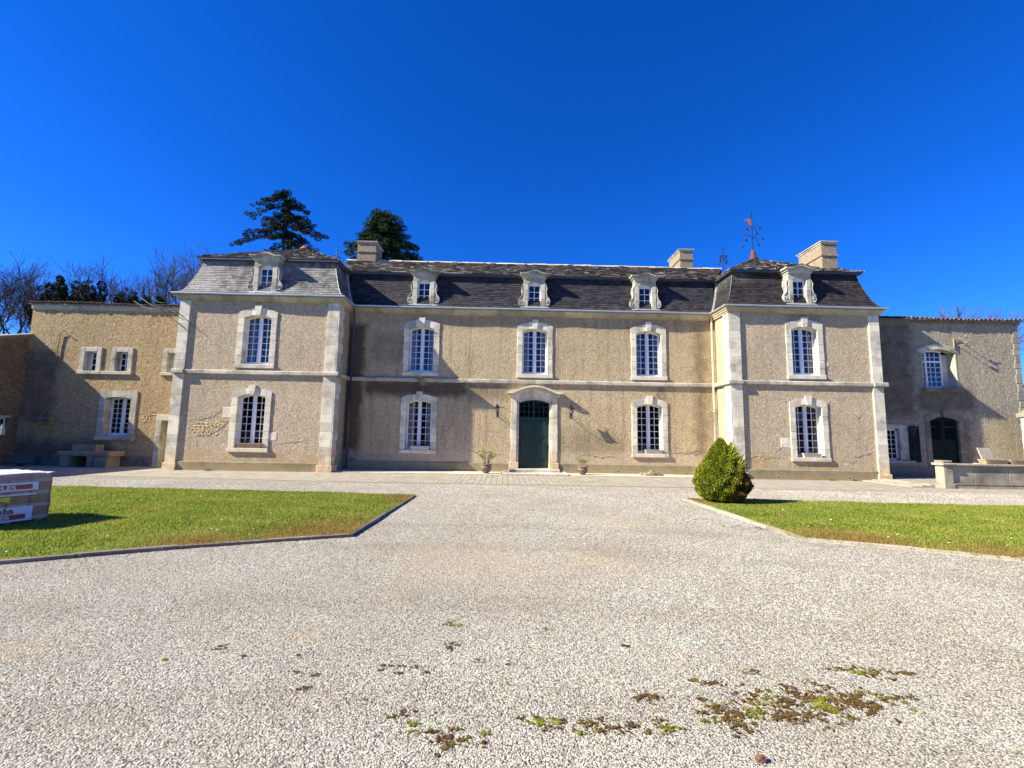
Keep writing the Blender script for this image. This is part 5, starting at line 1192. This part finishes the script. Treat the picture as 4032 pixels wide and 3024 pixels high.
fo = np_mesh('foliage', V.reshape(-1, 3), np.arange(4*len(V)).reshape(-1, 4), bush_mat(), bu)
mb = MB(); mb.lathe([(r*.86 if r > .03 else .01, z+.03) for z, r in BP], n=20); mb.build('twigs', plain('bush_inner_shade', (.03, .035, .012), .95), fo, True)  # solid core coloured dark for the shade inside the foliage, no separate twigs
MB().tube([(0, 0, 0), (0, 0, .5)], [.06, .04], 8).build('trunk', M['dryleaf'], bu)

# ------------------------------------------------------------------ wrapped pallet of tiles
pal = empty('tile_pallet', 'plastic-wrapped stack of roof tiles with white and red labels on the left lawn', 'pallet', (-8.76, -12.82, .02), -.325)
def wrap_mat():
    m, t, b = new_mat('wrapped_tiles'); oc = coords(t); sep = N(t, 'ShaderNodeSeparateXYZ'); t.links.new(oc, sep.inputs[0])
    a = noise(t, oc, 6, 5, .7); wv = N(t, 'ShaderNodeTexWave', wave_type='BANDS', bands_direction='Z'); wv.inputs['Scale'].default_value = 1.55; wv.inputs['Distortion'].default_value = 1.2; wv.inputs['Detail'].default_value = 3; t.links.new(oc, wv.inputs['Vector'])
    wy = N(t, 'ShaderNodeTexWave', wave_type='BANDS', bands_direction='Y'); wy.inputs['Scale'].default_value = 1.1; wy.inputs['Distortion'].default_value = .6; t.links.new(oc, wy.inputs['Vector'])
    c = mix(t, ramp(t, a, [(.35, 0.), (.65, 1.)]), (.46, .27, .16), (.32, .17, .10)); c = mix(t, math_(t, 'MULTIPLY', ramp(t, wv.outputs['Fac'], [(.75, 0.), (.95, 1.)]), .65), c, (.58, .50, .42))
    c = mix(t, math_(t, 'MULTIPLY', ramp(t, wy.outputs['Fac'], [(.0, 1.), (.12, 0.)]), .5), c, (.12, .08, .07))
    mr = N(t, 'ShaderNodeMapRange'); t.links.new(sep.outputs[2], mr.inputs[0]); mr.inputs[1].default_value = .70; mr.inputs[2].default_value = .8
    c = mix(t, math_(t, 'MULTIPLY', mr.outputs[0], .6), c, (.38, .27, .30))
    t.links.new(c, b.inputs['Base Color']); b.inputs['Roughness'].default_value = .42; b.inputs['Specular IOR Level'].default_value = .35; b.inputs['Coat Weight'].default_value = .1; b.inputs['Coat Roughness'].default_value = .15
    bump(t, b, noise(t, coords(t, scale=(1, 1, 3)), 9, 5, .7, 1.5), .6, .03); return m
def soft_block(mb, hx_, hy_, z0, z1, n, amp):
    k = 16
    def face(f):
        base = len(mb.v)
        for i in range(k+1):
            for j in range(k+1):
                p = f(i/k, j/k); w_ = math.sin(p[0]*9+p[2]*7)*math.sin(p[1]*8+p[2]*11)
                mb.v.append((p[0]*(1+amp*w_), p[1]*(1+amp*w_), p[2]+(amp*.5*w_ if p[2] > z0+.05 else 0)))
        for i in range(k):
            for j in range(k): a = base+i*(k+1)+j; mb.f.append((a, a+k+1, a+k+2, a+1))
    face(lambda u, v: (hx_, -hy_+2*hy_*u, z0+(z1-z0)*v)); face(lambda u, v: (-hx_, hy_-2*hy_*u, z0+(z1-z0)*v)); face(lambda u, v: (-hx_+2*hx_*u, -hy_, z0+(z1-z0)*v)); face(lambda u, v: (hx_-2*hx_*u, hy_, z0+(z1-z0)*v)); face(lambda u, v: (-hx_+2*hx_*u, -hy_+2*hy_*v, z1))
mb = MB(); soft_block(mb, .58, .58, .05, .845, 12, .012); pk = mb.build('wrapped_stack', wrap_mat(), pal, True)
mb = MB()
for i in (-.5, 0, .42): mb.box(-.56, .56, i, i+.1, -.02, .045)
mb.build('pallet_base', M['trough'], pal)
tp = MB(); k = 18; base = 0
for i in range(k+1):
    for j in range(k+1):
        x = -.595+1.19*i/k; y = -.595+1.19*j/k; e = (i in (0, k)) or (j in (0, k)); tp.v.append((x, y, .858+.006*math.sin(x*19+y*5)+.005*math.sin(y*23)-(.035+.02*math.sin(x*13+y*17) if e else 0)))
for i in range(k):
    for j in range(k): a = i*(k+1)+j; tp.f.append((a, a+k+1, a+k+2, a+1))
M['sheet'] = plain('white_plastic_sheet', (.78, .76, .80), .35, var=.05, bs=.5, bd=.01); M['lab'] = plain('label_white', (.62, .66, .74), .4, var=.05); M['labr'] = plain('label_dark_red', (.28, .035, .03), .4, var=.1); M['yel'] = plain('yellow_sticker', (.75, .52, .02), .4)
tp.build('top_sheet', M['sheet'], pal, True)
FX = .597
def lab_quad(mat, y0, y1, z0, z1, off, parent, nm): return MB().hexa([(FX+off-.003, y0, z0), (FX+off, y0, z0), (FX+off, y1, z0), (FX+off-.003, y1, z0), (FX+off-.003, y0, z1), (FX+off, y0, z1), (FX+off, y1, z1), (FX+off-.003, y1, z1)]).build(nm, mat, parent)
def text(body, y, z, size, mat, off, parent, bold=.0, sx=1.0):
    cu = bpy.data.curves.new('lettering', 'FONT'); cu.body = body; cu.size = size; cu.extrude = .0008; cu.offset = bold
    tmp = bpy.data.objects.new('lettering_curve', cu); COL.objects.link(tmp); bpy.context.view_layer.update()
    me = bpy.data.meshes.new_from_object(tmp.evaluated_get(bpy.context.evaluated_depsgraph_get())); bpy.data.objects.remove(tmp)
    mw = Matrix(((0, 0, 1, FX+off), (sx, 0, 0, y), (0, 1, 0, z), (0, 0, 0, 1))); me.transform(mw); me.materials.clear(); me.materials.append(mat)
    o = bpy.data.objects.new('lettering', me); COL.objects.link(o); o.parent = parent
la = lab_quad(M['lab'], -.55, .34, .06, .30, .012, pal, 'label'); lab_quad(M['labr'], -.5, .25, .095, .175, .016, la, 'red_band')
text('gula', -.245, .195, .135, M['labr'], .018, la, .004, 1.6); text('TUILES', -.37, .106, .082, M['sheet'], .019, la, .001, 1.7)
lb = lab_quad(M['lab'], -.55, .38, .56, .70, .012, pal, 'label'); lab_quad(M['labr'], -.5, .30, .585, .665, .016, lb, 'red_band'); text('TUILES', -.30, .596, .08, M['sheet'], .019, lb, .001, 1.6)
lab_quad(M['lab'], -.1, .36, .485, .51, .012, pal, 'label')
MB().strip([-.001, .001], [0, 0], [0, 0], 0, 0)
yb = MB(); yb.hexa([(FX+.012, -.16, .43), (FX+.02, -.16, .43), (FX+.02, .03, .37), (FX+.012, .03, .37), (FX+.012, -.16, .47), (FX+.02, -.16, .47), (FX+.02, .03, .47), (FX+.012, .03, .47)]); yb.build('yellow_sticker', M['yel'], pal)

# ------------------------------------------------------------------ trees
M['bark'] = plain('bark_dark', (.075, .06, .055), .95); M['barkp'] = plain('bark_greyish', (.10, .082, .078), .95, scale=3)
M['needle'] = island('conifer_needles', [(.008, .016, .008), (.02, .036, .013), (.035, .058, .018), (.06, .08, .025)], .75, .15, pos=(.35, (.008, .014, .008), .5, .7))
M['needle2'] = island('conifer_needles_green', [(.01, .022, .008), (.025, .05, .014), (.05, .085, .022), (.075, .11, .03)], .75, .15, pos=(.4, (.012, .02, .008), .5, .7))
def tufts(clumps, per, mat, parent, leaf=.28, nm='crown', flat=.7, thin=.16):
    P = []; 
    for (c, r) in clumps:
        k = max(6, int(per*r*r)); d = RNG.normal(0, 1, (k, 3)); d /= np.linalg.norm(d, axis=1)[:, None]; rad = RNG.uniform(.35, 1, k)**.5
        P.append(np.c_[c[0]+d[:, 0]*rad*r, c[1]+d[:, 1]*rad*r, c[2]+d[:, 2]*rad*r*flat, d])
    P = np.concatenate(P); n = len(P); C = P[:, :3]; D = P[:, 3:]+RNG.normal(0, .5, (n, 3))+np.array([0, 0, -.1]); D /= np.linalg.norm(D, axis=1)[:, None]
    S = np.cross(D, RNG.normal(0, 1, (n, 3))); S /= np.linalg.norm(S, axis=1)[:, None]; L = RNG.uniform(.5, 1.1, n)[:, None]*leaf; W = L*thin
    V = np.stack([C-D*L*.5, C+S*W*1.3, C+D*L*.6, C-S*W*1.3], 1)
    return np_mesh(nm, V.reshape(-1, 3), np.arange(4*n).reshape(-1, 4), mat, parent)
def conifer(x, y, H, tips, lab, mat, fill, per=130, nm='conifer_tree', rmin=.62, seed=1, trunk_r=.5, leaf=.3):
    rd = random.Random(seed); r = empty(nm, lab, 'conifer', (x, y, 0), 0); tb_ = MB(); cl = []
    tb_.tube([(0, 0, 0), (.1, 0, H*.5), (0, 0, H)], [trunk_r, trunk_r*.6, .05], 8)
    br = list(tips)
    for (z, R_, a) in fill: br.append((R_*math.cos(a), R_*math.sin(a), z))
    for (tx, ty, tz) in br:
        R_ = math.hypot(tx, ty); z0 = min(H-.2, tz+R_*rd.uniform(.12, .4)); pts = []
        for i in range(6):
            u = i/5; pts.append((tx*u, ty*u, z0+(tz-z0)*u**1.3))
        tb_.tube(pts, [.12*(1-.8*i/5) for i in range(6)], 4)
        nC = max(3, int(R_/.42))
        for i in range(nC+1):
            u = .22+.78*i/nC; rr = rmin*(1.25-.35*u)*rd.uniform(.75, 1.25)
            cl.append(((tx*u+rd.uniform(-.35, .35), ty*u+rd.uniform(-.5, .5), z0+(tz-z0)*u**1.3+rd.uniform(-.25, .3)), rr))
    tb_.build('trunk', M['bark'], r); tufts(cl, per, mat, r, leaf, flat=.6); return r
rd = random.Random(4)
# tall open fir behind the left pavilion: branch tips relative to the trunk
def tp(px, py, u0=1132, s=.0346, top=34.9, ty0=742): return ((px-u0)*s, top-(py-ty0)*.0349)
T1 = [(1070, 787), (1018, 812), (1000, 850), (1060, 890), (992, 940), (940, 968), (1189, 790), (1205, 815), (1240, 868), (1240, 890), (1285, 925), (1283, 940), (1268, 995), (1150, 760), (1112, 765), (1100, 830), (1170, 860), (1040, 855), (1050, 1000), (1215, 1010), (1090, 905), (1200, 940), (1230, 955)]
tips = [(tp(a, b)[0], rd.uniform(-1.5, 1.5), tp(a, b)[1]) for a, b in T1]
fill = [(z, max(.5, (35-z)*.36)*rd.uniform(.5, 1.0), rd.uniform(0, 2*PI)) for z in [15+i*.45 for i in range(42)]]
conifer(-30.8, 40, 34.9, tips, 'tall dark open-branched conifer behind the left pavilion roof', M['needle'], fill, seed=2, per=900, leaf=.2, rmin=.44)
T2 = [(1468, 832), (1500, 850), (1530, 850), (1560, 870), (1585, 890), (1600, 930), (1620, 950), (1635, 975), (1640, 1000), (1420, 905), (1400, 925), (1375, 945), (1360, 965), (1372, 1000), (1450, 870), (1440, 890), (1665, 1022), (1550, 905), (1500, 900), (1480, 930), (1590, 960), (1520, 960), (1420, 960), (1450, 1000)]
tips = [((a-1500)*.0342, rd.uniform(-1.5, 1.5), 31.9-(b-830)*.0352) for a, b in T2]
fill = [(z, max(.8, math.sqrt(max(0, 32.-z))*1.75)*rd.uniform(.3, .95), rd.uniform(0, 2*PI)) for z in [12+i*.22 for i in range(92)]]
conifer(-17.2, 40, 31.6, tips, 'dense rounded dark conifer behind the chimney on the main ridge', M['needle2'], fill, seed=5, rmin=.66, per=620, leaf=.21)
# dark evergreens behind the left wing
def evergreen(x, y, H, R_, lab, seed, lean=.6):
    rd = random.Random(seed); r = empty('evergreen_tree', lab, 'evergreen', (x, y, 0), 0, 'dark evergreens behind the left wing'); tb_ = MB(); cl = []
    for s in range(7):
        a = rd.uniform(0, 2*PI); hx_ = rd.uniform(-.8, .8)*R_; hh = H*rd.uniform(.8, 1.0)-abs(hx_)*.3; pts = [(hx_*.4*u*1.0-lean*(u**2)*1.4, rd.uniform(-.3, .3)*u, hh*u) for u in [i/5 for i in range(6)]]; tb_.tube(pts, [.12*(1-.8*i/5) for i in range(6)], 5)
        for i in range(16):
            u = .35+.65*i/15; w_ = R_*(1.12-u)*.8; cl.append(((hx_*.4*u+hx_*.6*u-lean*u*u*1.4+rd.uniform(-w_, w_)*.55, rd.uniform(-w_, w_), hh*u), .20+.5*(1-u)+rd.uniform(0, .15)))
    for s in range(9):
        bx = rd.uniform(-1, 1)*R_*.9; zb_ = H*(.80-.10*abs(bx)/R_)
        for i in range(6): u = i/5; cl.append(((bx-lean*.9-lean*.9*u+rd.uniform(-.05, .05), rd.uniform(-.5, .5), zb_+H*.2*u*(1-.35*abs(bx)/R_)), .34*(1-u)+.08))
    tb_.build('trunk', M['bark'], r); tufts([(c, q*1.05) for c, q in cl], 3000, M['needle'], r, .16, flat=1.4, thin=.22)
evergreen(-35.0, 15, 13.7, 2.1, 'ragged dark evergreen with windswept tips, left of the pair of peaks above the left wing', 11); evergreen(-32.4, 15, 13.5, 1.7, 'ragged dark evergreen with upright tips above the middle of the left wing', 12); evergreen(-33.9, 16, 12.6, 1.6, 'lower dark evergreen filling the gap between two taller evergreens', 15)
evergreen(-29.8, 15, 12.8, 1.3, 'small rounded dark evergreen above the left wing roof', 13, .1); evergreen(-27.6, 15, 12.5, 1.6, 'small dark evergreen nearest the left pavilion', 14, .1); evergreen(-40.2, 17, 8.6, 1.4, 'dark green shrub behind the outbuilding at the far left', 16, .1)
# bare winter trees
def bare(x, y, H, lab, seed, spread=.55, lean=(0, 0), grp='bare trees behind the left wing', r0=.22, depth=7, z0=.25):
    rd = random.Random(seed); rt = empty('bare_tree', lab, 'bare tree', (x, y, 0), 0, grp); V = []; Fq = []
    def seg(a, b, ra, rb):
        d = (b-a).normalized(); s_ = d.cross(Vector((.3, 1, .2))).normalized(); t_ = d.cross(s_); n0 = len(V)
        for p, q in ((a, ra), (b, rb)):
            for k in range(3): an = 2*PI*k/3; V.append(tuple(p+(s_*math.cos(an)+t_*math.sin(an))*q))
        for k in range(3): Fq.append((n0+k, n0+(k+1) % 3, n0+3+(k+1) % 3, n0+3+k))
    def grow(p, d, L, r, lv):
        k = 3 if lv > 1 else 2; q = p
        for i in range(k):
            d = (d+Vector((rd.gauss(0, .13), rd.gauss(0, .13), rd.gauss(.03, .08)))).normalized(); e = q+d*L/k; seg(q, e, r*(1-.3*i/k), r*(1-.3*(i+1)/k)); q = e
            if lv > 0 and lv < depth-1 and rd.random() < .55:
                a = rd.uniform(0, 2*PI); o_ = (d+Vector((math.cos(a), math.sin(a), .25))*rd.uniform(.5, .9)).normalized(); grow(q, o_, L*rd.uniform(.5, .75), r*.5, lv+1)
        if lv < depth:
            for j in range(2 if lv else 4):
                a = rd.uniform(0, 2*PI) if lv else j*PI/2+rd.uniform(-.4, .4); o_ = (d+Vector((math.cos(a), math.sin(a), rd.uniform(0, .35)))*spread*rd.uniform(.7, 1.3)).normalized(); grow(q, o_, L*rd.uniform(.68, .88), r*.66, lv+1)
    t = Vector((lean[0], lean[1], H*z0)); global _tr
    mbt = MB(); mbt.tube([(0, 0, 0), tuple(t*.5), tuple(t)], [r0*1.2, r0, r0*.85], 7); mbt.build('trunk', M['bark'], rt)
    grow(t, Vector((lean[0]*.1, lean[1]*.1, 1)).normalized(), H*.2, r0*.8, 0)
    V = np.array(V); zmax = V[:, 2].max(); V[:, 2] = t.z+(V[:, 2]-t.z)*(H-t.z)/(zmax-t.z)
    np_mesh('crown', V, np.array(Fq), M['barkp'], rt)
bare(-43.0, 18, 17.0, 'large bare tree cut by the left edge of the picture', 21, .55, (0, 0)); bare(-39.0, 17, 14.3, 'bare spreading tree behind the outbuilding roof', 22, .62, (0, 0))
bare(-36.3, 19, 13.9, 'bare tree between the outbuilding and the dark evergreens', 23, .6); bare(-32.0, 22, 14.4, 'low faint bare tree between the evergreens', 24, .6); bare(-28.6, 15, 16.2, 'bare tree with upright twigs left of the left pavilion', 25, .5); bare(-26.6, 16, 17.0, 'bare tree with dense twigs touching the left pavilion roof', 26, .5, (.3, 0))
bare(38.5, 16, 13.2, 'bare treetop showing above the right wing tiles', 27, .7, grp='bare trees behind the right wing', depth=6); bare(41.3, 18, 13.6, 'paler bare treetop near the right end of the right wing roof', 28, .65, grp='bare trees behind the right wing', depth=6); bare(35.3, 15, 12.55, 'few bare twigs just above the left part of the right wing roof', 29, .6, grp='bare trees behind the right wing', depth=5); bare(34.2, 9, 11.3, 'bare twigs beside the right end of the right wing', 30, .6, grp='bare trees behind the right wing', depth=6)
# wood behind the viewer: it darkens the lower panes' reflections
cl = []; rd = random.Random(9)
for i in range(150): cl.append(((rd.uniform(-70, 90), -66+rd.uniform(-6, 6), rd.uniform(0, 1)*7.5+1.5), rd.uniform(1.6, 3.2)))
o = tufts(cl, 16, M['needle2'], None, 1.5, 'distant_wood', 1.0, .4); tag(o, 'distant dark wood behind the viewer reflected in the panes', 'wood', kind='stuff')
